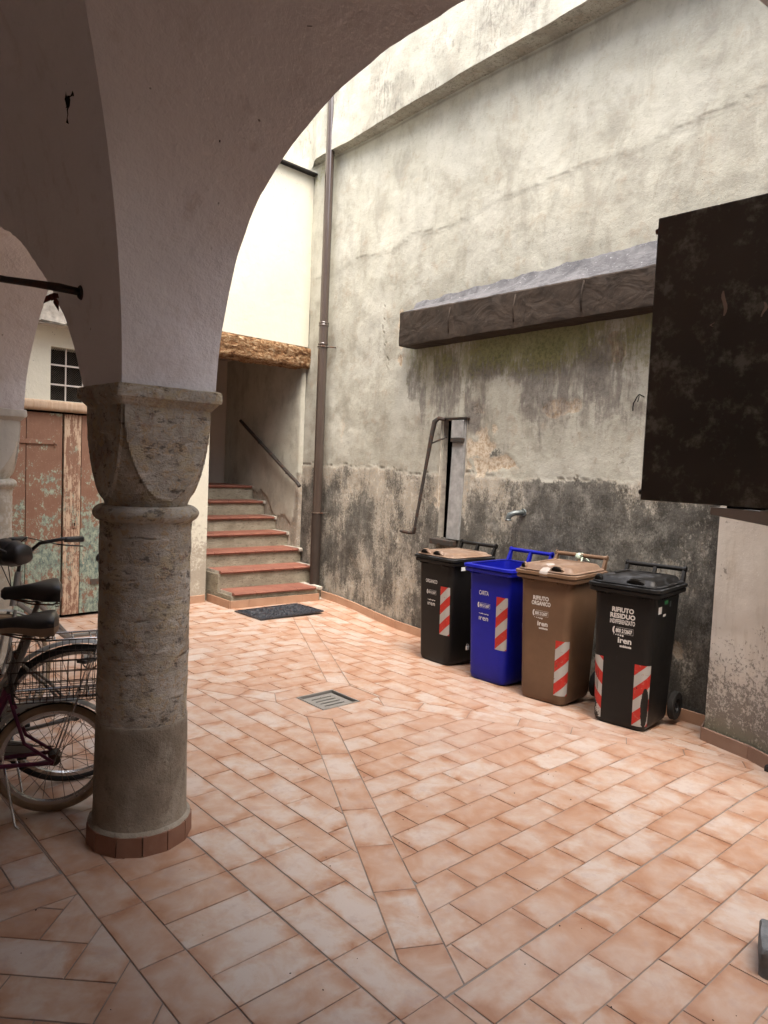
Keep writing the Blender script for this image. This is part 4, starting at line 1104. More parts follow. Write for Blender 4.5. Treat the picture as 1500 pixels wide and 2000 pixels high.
# staircase ----------------------------------------------------------------
st = empty('staircase', (0, 0, 0))
tag(st, 'straight flight of seven cement steps with red terracotta treads', 'stairs')
RIS, TRD = 0.1715, 0.28
zb = 0.075
stepsz = [0.262, 0.452, 0.620, 0.785, 0.950, 1.125, 1.305]
def wall_a(b):   # a of long wall plane at b
    return (4.676 + 0.0588*b)/0.9983
for k_ in range(7):
    b0 = 6.55 + TRD*k_
    aL = 3.86 if k_ < 2 else 3.70
    aR = wall_a(b0) - (0.10 if k_ == 0 else 0.02) if k_ else 4.95
    zt = stepsz[k_]; zp = stepsz[k_-1] if k_ else 0.09
    sk = -0.07*(1-k_/6.0)     # treads are not quite square to the wall
    def Y(a): return b0 + sk*(a-3.86)
    # riser block
    bm = new_bm()
    nX, nZ = 46, 8
    bk = (7.25 if k_ < 2 else b0+TRD+0.05) if k_ < 6 else b0+1.0
    G_ = {}
    for i in range(nX+1):
        for j in range(nZ+1):
            a = aL+(aR-aL)*i/nX; z = zp-0.03+(zt-0.034-zp+0.03)*j/nZ
            n = (float(fbm(np.array([a*9.0+k_*13]), np.array([z*14.0]), 4, 400))-0.5)*0.018
            G_[i, j] = bm.verts.new((a, Y(a)+n, z))
    for i in range(nX):
        for j in range(nZ): bm.faces.new((G_[i, j], G_[i+1, j], G_[i+1, j+1], G_[i, j+1]))
    B_ = {}
    for i in (0, nX):
        for j in (0, nZ):
            v = G_[i, j].co; B_[i, j] = bm.verts.new((v.x, bk, v.z))
    bm.faces.new([G_[0, j] for j in range(nZ+1)] + [B_[0, nZ], B_[0, 0]])
    bm.faces.new([G_[nX, j] for j in range(nZ, -1, -1)] + [B_[nX, 0], B_[nX, nZ]])
    bm.faces.new([G_[i, nZ] for i in range(nX+1)] + [B_[nX, nZ], B_[0, nZ]])
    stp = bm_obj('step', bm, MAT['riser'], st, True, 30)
    # tread tiles
    a = aL + (0.0 if k_ > 1 else 0.02); W_ = 0.25; edge_cap = 0.05
    q = a - (0.11 if k_ % 2 else 0.0)
    while q < aR-0.06:
        x0, x1 = max(q, a)+0.003, min(q+W_, aR-0.045)-0.003
        q += W_
        if x1-x0 < 0.03: continue
        bm = new_bm()
        prof = [(-0.028, -0.004), (-0.034, -0.014), (-0.028, -0.026), (-0.018, -0.032), (0.03, -0.032), (TRD+0.03 if k_ < 6 else 0.7, -0.032), (TRD+0.03 if k_ < 6 else 0.7, 0.0), (-0.018, 0.0)]
        R_ = []
        for x in (x0, x1): R_.append([bm.verts.new((x, Y(x)+p[0], zt+p[1]+random.gauss(0, 0.0004))) for p in prof])
        for i in range(8): bm.faces.new((R_[0][i], R_[0][(i+1) % 8], R_[1][(i+1) % 8], R_[1][i]))
        bm.faces.new(R_[0]); bm.faces.new(R_[1][::-1])
        bm_obj('tread_tile', bm, MAT['tread'], stp)
    # cement cap at the right end, mortar bed
    bm = new_bm()
    add_box(bm, (aR-0.02, Y(aR)+TRD/2-0.005, zt-0.018), (0.055, TRD+0.07, 0.042), 0.014); bm_obj('end_mortar', bm, MAT['mortar'], stp, True, 40)
    bm = new_bm(); add_box(bm, ((aL+aR)/2, b0+TRD/2+0.02, zt-0.0175), (aR-aL-0.04, TRD-0.0, 0.0325), 0.002); bm_obj('mortar_bed', bm, MAT['mortar'], stp)
# skirting round the projecting steps
skirting(st, (3.85, 6.545), (4.93, 6.545-0.075), z0fn=lambda p: -KZ/KS, side=-1, L=0.33, start=0.12)
skirting(st, (3.85, 7.02), (3.85, 6.54), z0fn=lambda p: -KZ/KS, side=-1, L=0.30)
# handrail
hr = empty('handrail', tuple(WO), WANG)
tag(hr, 'dark rusty iron handrail sloping down the stairwell wall', 'handrail')
bm = new_bm(); add_tube(bm, [(8.78, 0.11, 2.15), (8.62, 0.11, 2.065), (7.44, 0.11, 1.455), (7.34, 0.10, 1.40), (7.30, 0.09, 1.355)], [0.022, 0.022, 0.022, 0.02, 0.024], 8); bm_obj('rail', bm, MAT['iron2'], hr, True, 50)
for u in (8.3, 7.6):
    bm = new_bm(); z = 2.065-(8.62-u)*0.517; add_tube(bm, [(u, 0.11, z-0.01), (u, 0.10, z-0.04), (u, 0.02, z-0.06)], 0.009, 6); bm_obj('rail_bracket', bm, MAT['iron2'], hr, True)
for r_ in (bw, dp, aw, pb, pl, tp, tw, fb, dr, wd, sw, st, hr): enlarge(r_)
# doormat ------------------------------------------------------------------
def matgeo():
    bm = new_bm()
    P = [(4.035, 6.235), (4.87, 6.27), (4.80, 6.42+0.26), (4.00, 6.40+0.25)]
    P = [(3.80, 6.02), (4.58, 6.06), (4.66, 6.50), (3.87, 6.47)]
    return bm
dm = empty('doormat', (4.47, 6.55, 0.0015), math.radians(2.5))
dm.rotation_euler = (0, 0, math.radians(1.5))
tag(dm, 'black patterned rubber doormat lying at the foot of the stairs', 'doormat')
bm = new_bm(); add_box(bm, (0, 0, 0.006), (0.83, 0.50, 0.010), 0.003); bm_obj('mat_base', bm, MAT['mat'], dm)
bm = new_bm()
for (sx, sy, lx, ly) in ((0, 0.242, 0.83, 0.016), (0, -0.242, 0.83, 0.016), (0.407, 0, 0.016, 0.466), (-0.407, 0, 0.016, 0.466)): add_box(bm, (sx, sy, 0.013), (lx, ly, 0.008), 0.002)
bm_obj('mat_rim', bm, MAT['mat'], dm)
bm = new_bm()
for i in range(230):
    x, y = random.uniform(-0.37, 0.37), random.uniform(-0.21, 0.21); t = random.uniform(0, PI); L_ = random.uniform(0.015, 0.035)
    add_tube(bm, [(x-L_*math.cos(t), y-L_*math.sin(t), 0.011), (x, y+0.006, 0.014), (x+L_*math.cos(t), y+L_*math.sin(t), 0.011)], 0.0055, 5)
tag(bm_obj('mat_relief', bm, MAT['mat'], dm, True), kind='stuff')

# drain ---------------------------------------------------------------------
dn = empty('floor_drain', (3.1075, 3.925, 0))
tag(dn, 'square slotted metal drain grate set in the tiled floor', 'drain')
bm = new_bm()
for (cx, cy, lx, ly) in ((0, 0.152, 0.314, 0.008), (0, -0.152, 0.314, 0.008), (0.153, 0, 0.008, 0.296), (-0.153, 0, 0.008, 0.296)): add_box(bm, (cx, cy, -0.012), (lx, ly, 0.030), 0.001)
bm_obj('drain_frame', bm, MAT['steel'], dn)
def grate():
    bm = new_bm(); W_ = 0.130
    xs = [-W_, -0.085, 0.085, W_]; ys = [-W_]
    for c in (-0.075, -0.025, 0.025, 0.075): ys += [c-0.008, c+0.008]
    ys.append(W_)
    # slots run along a
    vd = {}
    def V(x, y, z):
        k = (round(x, 4), round(y, 4), z)
        if k not in vd: vd[k] = bm.verts.new(k)
        return vd[k]
    sol = lambda i, j: 0 <= i < 3 and 0 <= j < 9 and not (i == 1 and j % 2 == 1)
    for i in range(3):
        for j in range(9):
            if not sol(i, j): continue
            a, b, c, d = xs[i], xs[i+1], ys[j], ys[j+1]; t, l = -0.012, -0.02
            bm.faces.new((V(a, c, t), V(b, c, t), V(b, d, t), V(a, d, t)))
            if not sol(i-1, j): bm.faces.new((V(a, c, l), V(a, c, t), V(a, d, t), V(a, d, l)))
            if not sol(i+1, j): bm.faces.new((V(b, c, t), V(b, c, l), V(b, d, l), V(b, d, t)))
            if not sol(i, j-1): bm.faces.new((V(a, c, t), V(a, c, l), V(b, c, l), V(b, c, t)))
            if not sol(i, j+1): bm.faces.new((V(a, d, l), V(a, d, t), V(b, d, t), V(b, d, l)))
    return bm
bm_obj('grate', grate(), MAT['steel'], dn)
bm = new_bm(); add_box(bm, (0, 0, -0.065), (0.302, 0.302, 0.0005)); 
for v in bm.verts: v.co.z -= 0.0215
bm_obj('drain_pit', bm, MAT['hole'], dn)
# cut the floor base under the drain by sinking it
me = floor.data

# ================================================================== PORTICO
SPR = 1.915
ABX0, ABX1 = 1.13, 1.53
def interp_profile(pts):
    xs = [p[0] for p in pts]; zs = [p[1] for p in pts]
    return lambda x: float(np.interp(x, xs, zs))
# outer arch of bay 1 : measured left half mirrored about b=1.59
half1 = [(0.0, 2.935), (0.20, 2.925), (0.42, 2.885), (0.60, 2.82), (0.82, 2.70), (0.95, 2.58), (1.05, 2.43), (1.13, 2.22), (1.165, 2.08), (1.185, SPR)]
half2o = [(0.0, 2.93), (0.3, 2.87), (0.60, 2.68), (0.80, 2.50), (0.96, 2.31), (1.06, 2.14), (1.115, SPR)]
half2i = [(0.0, 2.87), (0.15, 2.83), (0.40, 2.62), (0.67, 2.43), (0.90, 2.25), (1.045, 2.08), (1.135, SPR)]
def catmull(pts, n=40):
    P = np.array(pts); t = np.arange(len(P)); tt = np.linspace(0, len(P)-1, n)
    out = []
    for x in tt:
        i = min(int(x), len(P)-2); f = x-i
        p0 = P[max(i-1, 0)] if i > 0 else np.array([2*P[0][0]-P[1][0], P[1][1]])
        p1, p2 = P[i], P[i+1]; p3 = P[min(i+2, len(P)-1)]
        if i+2 > len(P)-1: p3 = 2*P[-1]-P[-2]
        out.append(0.5*((2*p1)+(-p0+p2)*f+(2*p0-5*p1+4*p2-p3)*f*f+(-p0+3*p1-3*p2+p3)*f**3))
    return [tuple(o) for o in out]
def arch_curve(bc, half, n=44):
    """from high-b spring over the crown to low-b spring"""
    h = catmull(half, n)
    left = [(bc+x, z) for x, z in reversed(h)]
    right = [(bc-x, z) for x, z in h[1:]]
    return left+right
def jitter(seq, amp, seed):
    out = []
    for i, (b, z) in enumerate(seq):
        n = float(fbm(np.array([b*14.0]), np.array([z*14.0]), 4, seed))-0.5
        out.append((b, z+n*amp))
    return out
B1, B2, B3 = 1.585, 4.30, -1.20
arches = {1: jitter(arch_curve(B1, half1), 0.022, 501), 2: jitter(arch_curve(B2, half2o), 0.02, 502), 3: arch_curve(B3, half1, 20)}
in2 = [(5.44, SPR), (5.41, 2.10), (5.30, 2.35), (5.15, 2.60), (4.92, 2.79), (4.68, 2.87), (4.46, 2.85), (4.17, 2.745), (3.91, 2.60), (3.64, 2.43), (3.41, 2.24), (3.27, 2.08), (3.16, SPR)]
arches2i = jitter(catmull(in2, len(arches[2])), 0.02, 503)
pw = empty('portico', (0, 0, 0))
tag(pw, 'pinkish plaster arches and groin vault resting on stone columns', 'arcade')
def face_strip(bm, curve, a, top):
    """vertical wall above an arch curve"""
    vs = [(bm.verts.new((a, b, z)), bm.verts.new((a, b, top))) for b, z in curve]
    for i in range(len(vs)-1): bm.faces.new((vs[i][0], vs[i+1][0], vs[i+1][1], vs[i][1]))
    return vs
bm = new_bm()
TOP = 8.0
for k_ in (1, 2, 3): face_strip(bm, arches[k_], ABX1, TOP)
# piers between arches on outer face
edges_ = sorted([arches[2][-1][0], arches[1][0][0]]); 
def quad(bm, a, b0, b1, z0, z1):
    v = [bm.verts.new((a, b0, z0)), bm.verts.new((a, b1, z0)), bm.verts.new((a, b1, z1)), bm.verts.new((a, b0, z1))]; bm.faces.new(v)
quad(bm, ABX1, arches[1][0][0], arches[2][-1][0], SPR, TOP)
quad(bm, ABX1, arches[2][0][0], 7.30, SPR, TOP)
quad(bm, ABX1, arches[3][0][0], arches[1][-1][0], SPR, TOP)
quad(bm, ABX1, -4.0, arches[3][-1][0], -0.05, TOP)
bm_obj('outer_wall', bm, MAT['inner'], pw)
bm = new_bm()
face_strip(bm, arches2i, ABX0, 3.76); quad(bm, ABX0, arches2i[0][0], 7.30, SPR, 3.76); quad(bm, ABX0, 3.14, arches2i[-1][0], SPR, 3.76)
bm_obj('inner_wall', bm, MAT['inner'], pw)
# soffits bay 2 / 3
def soffit(c0, a0, c1, a1, name):
    bm = new_bm(); n = len(c0); m = 6
    vs = [[bm.verts.new((a0+(a1-a0)*j/m, c0[i][0]+(c1[i][0]-c0[i][0])*j/m, c0[i][1]+(c1[i][1]-c0[i][1])*j/m)) for j in range(m+1)] for i in range(n)]
    for i in range(n-1):
        for j in range(m): bm.faces.new((vs[i][j], vs[i][j+1], vs[i+1][j+1], vs[i+1][j]))
    return bm_obj(name, bm, MAT['inner'], pw, True)
soffit(arches2i, ABX0, arches[2], ABX1, 'arch_soffit')
# groin curves
RG = 3.0
def groin(t): return SPR + math.sqrt(max(0, 2*RG*t - t*t))
def groin_pts(b_corner, sgn, n):
    out = []
    for i in range(n):
        t = 0.60*(i/(n-1))**2.0
        out.append(Vector((ABX0-t, b_corner - sgn*t, min(groin(t), 3.74))))
    return out
def web(curve_pts, inner_pts, name, m=14, bulge=0.0):
    bm = new_bm(); n = len(curve_pts)
    vs = []
    for i in range(n):
        row = []
        for j in range(m+1):
            f = j/m; p = curve_pts[i]*(1-f) + inner_pts[i]*f
            row.append(bm.verts.new(p))
        vs.append(row)
    for i in range(n-1):
        for j in range(m):
            if (vs[i][j].co-vs[i+1][j].co).length < 1e-5 and (vs[i][j+1].co-vs[i+1][j+1].co).length < 1e-5: continue
            bm.faces.new((vs[i][j], vs[i][j+1], vs[i+1][j+1], vs[i+1][j]))
    return bm_obj(name, bm, MAT['inner'], pw, True)
c1 = [Vector((ABX1, b, z)) for b, z in arches[1]]
n1 = len(c1); nh = n1//2
def blend_inner(n, bl, br):
    """groin up, across the crown, groin down"""
    k = int(n*0.42)
    L_ = groin_pts(bl, 1, k); R_ = groin_pts(br, -1, k)[::-1]
    mid = n-2*k
    A_, B_ = L_[-1], R_[0]
    return L_ + [A_.lerp(B_, (i+1)/(mid+1)) for i in range(mid)] + R_
web(c1, blend_inner(n1, 2.77, 0.40), 'vault_web')
c3 = [Vector((ABX1, b, z)) for b, z in arches[3]]
web(c3, blend_inner(len(c3), 0.0, -2.385), 'vault_web')
# web between groin of bay 1 and inner arris of bay 2 (brownish, turned away from the court)
ci = [Vector((ABX0-0.002, b, z)) for b, z in reversed(arches2i)]
n2_ = len(ci); k = int(n2_*0.5)
L_ = groin_pts(2.77, 1, k)
R_ = [Vector((p.x, 8.6-p.y, p.z)) for p in L_][::-1]
mid = n2_-2*k
inn = L_ + [L_[-1].lerp(R_[0], (i+1)/(mid+1)) for i in range(mid)] + R_
web(ci, inn, 'vault_web')
# web at the near column, between bay 1 and bay 3
bm = new_bm()
La = groin_pts(0.40, -1, 24); Lb = groin_pts(0.0, 1, 24)
r1 = [bm.verts.new(p) for p in La]; r2_ = [bm.verts.new(p) for p in Lb]
for i in range(23): bm.faces.new((r1[i], r1[i+1], r2_[i+1], r2_[i]))
bm_obj('vault_web', bm, MAT['inner'], pw, True)
bm = new_bm(); add_box(bm, (-0.15, 2.3, 3.85), (3.75, 12.6, 0.2)); bm_obj('vault_crown', bm, MAT['inner'], pw)
# remaining portico enclosure
pe = empty('portico_back_wall', (0, 0, 0)); tag(pe, 'plain plaster wall closing the portico behind the viewer', 'wall')
bm = new_bm(); add_box(bm, (-2.1, 2.0, 2.0), (0.3, 12.4, 4.1)); add_box(bm, (-0.3, -4.1, 2.0), (3.9, 0.3, 4.1)); bm_obj('wall_mass', bm, MAT['inner'], pe)
# pieces of render fallen from the vault : dark broken hollows
def flake_hole(pts, name='plaster_hole'):
    vs = [Vector(p) for p in pts]; mesh_obj(name, vs, [tuple(range(len(vs)))], MAT['hole'], pw)
CL = [(0.9269, 2.9055, 3.027), (0.9303, 2.8859, 3.0141), (0.9339, 2.8819, 3.0032), (0.9382, 2.8907, 2.9927), (0.9424, 2.8976, 2.9814), (0.9465, 2.9075, 2.9711), (0.9517, 2.9152, 2.9571), (0.9564, 2.914, 2.943), (0.9606, 2.9188, 2.9307), (0.9631, 2.9445, 2.9275), (0.9668, 2.9856, 2.9231), (0.9668, 3.0164, 2.9283), (0.9734, 2.9799, 2.9015), (0.978, 2.9424, 2.8802)]
CR = [(0.9265, 2.8988, 3.0269), (0.9302, 2.8782, 3.0132), (0.9338, 2.8488, 2.9988), (0.9394, 2.8543, 2.9836), (0.9428, 2.8749, 2.9769), (0.9485, 2.884, 2.962), (0.9516, 2.8855, 2.9533), (0.9522, 2.8582, 2.9474), (0.9565, 2.8634, 2.9356), (0.9618, 2.8837, 2.9228), (0.9647, 2.9121, 2.9177), (0.9689, 2.9202, 2.9062), (0.9717, 2.9357, 2.8997), (0.9742, 2.939, 2.8922), (0.9778, 2.9382, 2.8801)]
mesh_obj('vault_crack', CL+CR, [(0, 1, 15, 14)] + [(i, i+1, 15+i, 14+i) for i in range(1, 13)] + [(13, 28, 27)], MAT['hole'], pw)
flake_hole([(0.9505, 2.8896, 2.9573), (0.9526, 2.8523, 2.9456), (0.9511, 2.834, 2.948), (0.9492, 2.8216, 2.9521), (0.9528, 2.8174, 2.9412), (0.9555, 2.8216, 2.9334), (0.9542, 2.8338, 2.9388), (0.9539, 2.8597, 2.9425)], 'crack_branch')
for P_ in [[(0.8896, 3.3057, 3.2023), (0.8959, 3.282, 3.1882), (0.9009, 3.2813, 3.178), (0.9006, 3.315, 3.1833), (0.8954, 3.3126, 3.1924)], [(0.8915, 3.3842, 3.202), (0.8944, 3.3709, 3.1983), (0.8971, 3.3757, 3.1943), (0.8953, 3.3886, 3.1969)], [(0.8736, 2.943, 3.1755), (0.8752, 2.9286, 3.1692), (0.8787, 2.932, 3.1612), (0.8772, 2.9409, 3.1665)], [(0.8726, 2.8704, 3.1651), (0.8741, 2.8564, 3.159), (0.8769, 2.8576, 3.1524), (0.8752, 2.8675, 3.158)], [(1.3439, 2.4587, 2.7989), (1.3488, 2.4549, 2.7982), (1.3503, 2.4611, 2.792), (1.3468, 2.4623, 2.7937)], [(1.3769, 1.9779, 3.0189), (1.3853, 1.9601, 3.0148), (1.3866, 1.9618, 3.0134), (1.3789, 1.9787, 3.017)]]: flake_hole(P_)

# columns ----------------------------------------------------------------------
def ring_poly(cx, cy, z, rfun, n=72, amp=0.0, seed=0):
    out = []
    for k in range(n):
        t = 2*PI*k/n; r = rfun(t)
        if amp: r += (float(fbm(np.array([t*6.0 if t < PI else (2*PI-t)*6.0+40]), np.array([z*16.0]), 4, seed))-0.5)*amp
        out.append((cx+r*math.cos(t), cy+r*math.sin(t), z))
    return out
def sq(h, p=26):
    return lambda t: h/((abs(math.cos(t))**p+abs(math.sin(t))**p)**(1/p))
def column(cx, cy, label, z0=0.0, light=False, seed=600):
    c = empty('stone_column', (cx, cy, z0)); tag(c, label, 'column', 'round columns carrying the arches')
    SM = MAT['stone'] if not light else LIGHTST
    # lower cement drum
    bm = new_bm()
    zs = [0.0]+[0.02+0.505*i/26 for i in range(27)]
    R = [ring_poly(0, 0, z, lambda t, z=z: 0.196-0.006*min(1, z/0.5)+(0.012*max(0, 1-z/0.13)), 72, 0.006, seed) for z in zs]
    R.append(ring_poly(0, 0, 0.532, lambda t: 0.186, 72)); R.append(ring_poly(0, 0, 0.533, lambda t: 0.17, 72))
    add_loft(bm, R, True, True); bm_obj('lower_drum', bm, MAT['cement'] if not light else LIGHTST, c, True, 60)
    # shaft of stone courses, slightly irregular
    bm = new_bm(); R = []
    n = 90
    for i in range(n+1):
        z = 0.52+0.86*i/n
        jn = math.exp(-(((z % 0.115)-0.057)/0.006)**2)*0.003 if z > 0.7 else 0
        R.append(ring_poly(0, 0, z, lambda t, jn=jn: 0.1865-jn, 96, 0.011, seed+3))
    add_loft(bm, R, True, True); bm_obj('shaft', bm, SM, c, True, 60)
    # collar ring
    bm = new_bm(); R = []
    for i in range(15):
        f = i/14; z = 1.372+0.066*f; R.append(ring_poly(0, 0, z, lambda t, f=f: 0.186+0.031*math.sin(PI*f)**0.6, 72, 0.005, seed+5))
    add_loft(bm, R); bm_obj('collar_ring', bm, SM, c, True, 60)
    # cushion capital : square block cut by a swelling round
    bm = new_bm(); R = []; n = 44
    for i in range(n+1):
        f = i/n; z = 1.437+0.42*f
        q_ = min(1.0, f/0.80); Rr = 0.176 + 0.088*(1-(1-q_)**1.6)
        hs = 0.186 + 0.006*min(1, f*1.3)
        def rf(t, Rr=Rr, hs=hs):
            s = sq(hs, 40)(t); return s if s <= Rr else Rr-0.011*min(1, (s-Rr)/0.003)
        R.append(ring_poly(0, 0, z, rf, 240, 0.004, seed+9))
    add_loft(bm, R); bm_obj('capital', bm, CAPST if not light else SM, c, True, 22)
    # abacus slab with broken edge
    bm = new_bm(); R = []
    for z, h in ((1.838, 0.190), (1.868, 0.214), (1.872, 0.222), (1.886, 0.225), (1.902, 0.224), (1.917, 0.223), (1.921, 0.216)):
        R.append(ring_poly(0, 0, z, sq(h, 30), 200, 0.020, seed+13))
    add_loft(bm, R); bm_obj('abacus', bm, CAPST if not light else SM, c, True, 28)
    # skirting of 14 upright tiles
    for k in range(13):
        t0, t1 = 2*PI*k/13+0.01, 2*PI*(k+1)/13-0.01
        bm = new_bm(); vs = []
        for t in (t0, t1):
            for r, z in ((0.195, -0.004), (0.2195, -0.004), (0.2185, 0.083), (0.215, 0.086), (0.195, 0.086)):
                vs.append(bm.verts.new((r*math.cos(t), r*math.sin(t), z)))
        for i in range(5): bm.faces.new((vs[i], vs[(i+1) % 5], vs[5+(i+1) % 5], vs[5+i]))
        bm.faces.new(vs[:5]); bm.faces.new(vs[5:][::-1])
        bm_obj('skirting_tile', bm, MAT['skirt_dark'], c)
    bm = new_bm(); R = [ring_poly(0, 0, 0.084, lambda t: 0.214, 72, 0.006, 4), ring_poly(0, 0, 0.090, lambda t: 0.209, 72, 0.006, 5), ring_poly(0, 0, 0.097, lambda t: 0.199, 72, 0.004, 6), ring_poly(0, 0, 0.10, lambda t: 0.190, 72)]
    add_loft(bm, R); bm_obj('mortar_fillet', bm, MAT['cement'], c, True, 60)
    return c
CAPST = m_stone('capital_stone', 0.0)
LIGHTST = m_white_plaster('whitewashed_stone', (0.55, 0.52, 0.46), dz=1.5)
column(1.33, 2.97, 'thick weathered stone column with cushion capital standing in front of the bicycles')
column(1.33, 5.64, 'paler whitewashed column at the left edge beyond the bicycles', z0=0.0, light=True, seed=700)
column(1.33, 0.20, 'near stone column carrying the right end of the big arch', seed=800)

# tie rod -----------------------------------------------------------------------
tr = empty('tie_rod', (0, 0, 0)); tag(tr, 'dark iron tie rod crossing under the vault on the left', 'rod')
bm = new_bm(); pts = []
for i in range(30):
    f = i/29; pts.append((1.125-2.9*f, 3.16+0.01*math.sin(f*9), 2.312+0.004*math.sin(f*40)))
add_tube(bm, pts, [0.0155+0.0025*math.sin(i*1.7) for i in range(30)], 8); bm_obj('rod_bar', bm, MAT['rodm'], tr, True)
bm = new_bm(); add_torus(bm, (1.112, 3.16, 2.312), 0.02, 0.012, 'Z', 20, 6, mtx=Matrix.Rotation(PI/2, 3, 'Y')); bm_obj('rod_socket', bm, MAT['rodm'], tr, True)
lf = empty('dry_leaf', (1.0, 3.16, 2.29)); tag(lf, 'small dried red leaf caught on the iron tie rod', 'leaf')
bm = new_bm()
for ang, L_ in ((-2.2, 0.06), (-1.7, 0.035), (-1.2, 0.075), (-0.6, 0.03)):
    d = Vector((math.cos(ang), 0.2, math.sin(ang))); s_ = Vector((-d.z, 0, d.x))*0.012
    a0_ = bm.verts.new((0, 0, 0)); a1_ = bm.verts.new(d*L_*0.5+s_); a2_ = bm.verts.new(d*L_); a3_ = bm.verts.new(d*L_*0.5-s_); a4_ = bm.verts.new(d*L_*0.5+Vector((0, 0.006, 0)))
    bm.faces.new((a0_, a1_, a4_)); bm.faces.new((a1_, a2_, a4_)); bm.faces.new((a2_, a3_, a4_)); bm.faces.new((a3_, a0_, a4_))
bm_obj('leaf_blade', bm, MAT['leaf'], lf)

# ================================================================== RIGHT SIDE
pr = empty('plaster_pier', (0, 0, 0)); tag(pr, 'pale peeling plaster pier at the right beneath the dark panel', 'pier')
pts = [(5.10, 2.14), (4.805, 2.045), (4.69, 1.71), (4.47, 1.395), (4.1, 0.92), (4.0, -4.1), (5.4, -4.1)]
bm = new_bm()
zs = [0.05*i for i in range(-3, 54)]
dense = []
for i in range(len(pts)-1):
    p, q = Vector(pts[i]), Vector(pts[i+1]); n = max(1, int((q-p).length/0.05)) if i < 4 else 6
    dense += [p.lerp(q, j/n) for j in range(n)]
dense.append(Vector(pts[-1]))
R = []
for z in zs:
    ring = []
    for p in dense:
        n = (float(fbm(np.array([(p.x-p.y)*3.0]), np.array([z*3.0]), 4, 900))-0.5)*0.03
        ring.append((p.x+n, p.y+n*0.3, z))
    R.append(ring)
add_loft(bm, R, False, True)
bm_obj('pier_plaster', bm, MAT['pier'], pr, True, 40)
PZ = lambda p: fh(p.y, p.x)
skirting(pr, (4.795, 2.05), (4.675, 1.705), z0fn=PZ, L=0.40, h=0.09, mat=MAT['skirt_brown'], side=-1, th=0.014)
skirting(pr, (4.675, 1.705), (4.455, 1.39), z0fn=PZ, L=0.36, h=0.09, mat=MAT['skirt_brown'], side=-1, th=0.014)
skirting(pr, (5.10, 2.145), (4.795, 2.052), z0fn=PZ, L=0.36, h=0.09, mat=MAT['skirt_brown'], side=-1, th=0.014)
ew = empty('end_wall', (0, 0, 0)); tag(ew, 'high plaster wall closing the courtyard on the right out of view', 'wall')
bm = new_bm(); add_box(bm, (3.6, -4.3, 3.9), (4.4, 0.3, 7.9)); bm_obj('wall_mass', bm, MAT['pier'], ew)

# dark panel -------------------------------------------------------------------
pn = empty('dark_panel', (1.60, 0.10, 0)); tag(pn, 'large dark brown sheet metal panel hanging at the right edge', 'panel')
bm = new_bm(); add_box(bm, (0.016, 0.385, 1.918), (0.028, 0.77, 0.650), 0.003); bm_obj('sheet', bm, MAT['panel'], pn)
for z in (1.612, 2.218):
    bm = new_bm(); add_tube(bm, [(0.018, 0.765, z), (0.018, 0.781, z)], [0.009, 0.006], 10); bm_obj('hinge_bolt', bm, MAT['iron'], pn, True)
# beige paint chips on the panel, thin raised flakes
def flake(bm, y, z, L_, w, seed):
    n = 8; ringL, ringR = [], []
    r = random.Random(seed)
    for i in range(n):
        f = i/(n-1); ww = w*math.sin(PI*(0.12+0.76*f))*(0.8+0.4*r.random()); off = 0.004*math.sin(f*5+seed)
        ringL.append(bm.verts.new((0.0012, y-ww+off, z+L_/2-L_*f))); ringR.append(bm.verts.new((0.0012, y+ww+off, z+L_/2-L_*f)))
    for i in range(n-1): bm.faces.new((ringL[i], ringR[i], ringR[i+1], ringL[i+1]))
chip = m_flat('bare_metal_chip', (0.52, 0.40, 0.33), 0.6, 0.3)
for (y, z, L_, w, s_) in ((0.605, 2.028, 0.054, 0.0045, 1), (0.522, 2.005, 0.030, 0.0035, 3), (0.627, 1.985, 0.009, 0.002, 5)):
    bm = new_bm(); flake(bm, y, z, L_, w, s_); bm_obj('paint_chip', bm, chip, pn)
br = empty('metal_bracket', (1.60, 0.10, 0)); tag(br, 'beige metal bracket arm under the bottom edge of the dark panel', 'bracket')
bm = new_bm()
add_loft(bm, [[(x, 0.602, z) for x, z in ((0.0, 1.588), (0.05, 1.588), (0.05, 1.572), (0.0, 1.572))], [(x, 0.0, z) for x, z in ((0.0, 1.576), (0.09, 1.576), (0.09, 1.50), (0.0, 1.50))]])
bm_obj('bracket_arm', bm, MAT['bracket'], br)
bm = new_bm(); add_box(bm, (0.03, 0.25, 1.5885), (0.05, 0.5, 0.004), 0.001); bm_obj('bracket_edge', bm, MAT['edge'], br)
bm = new_bm(); add_box(bm, (0.02, 0.53, 1.5905), (0.03, 0.08, 0.005), 0.001); bm_obj('rubber_pad', bm, MAT['rubber'], br)

# rock and black foot at the right edge
rk = new_bm(); add_box(rk, (0, 0, 0), (0.20, 0.16, 0.11), 0.02)
bmesh.ops.subdivide_edges(rk, edges=rk.edges, cuts=2, use_grid_fill=True)
for v in rk.verts:
    n = float(fbm(np.array([v.co.x*16+9]), np.array([v.co.y*16+v.co.z*11]), 4, 950))-0.5
    v.co = v.co*(1+n*0.45)+Vector((n*0.02, 0, 0)); v.co.z = max(v.co.z, -0.05)
ro = bm_obj('stone_block', rk, MAT['rock'], None, True, 20); ro.location = (2.66, 0.805, 0.046); ro.rotation_euler = (0, 0, 0.4)
tag(ro, 'rough grey stone lump lying on the tiles at the right edge', 'stone')
ft = empty('black_foot', (4.56, 1.515, fh(1.5, 4.56))); tag(ft, 'small black metal foot on the floor beside the pale pier', 'foot')
bm = new_bm(); add_box(bm, (0, 0, 0.022), (0.09, 0.09, 0.035), 0.008); bm_obj('foot_pad', bm, MAT['black'], ft, True, 40)
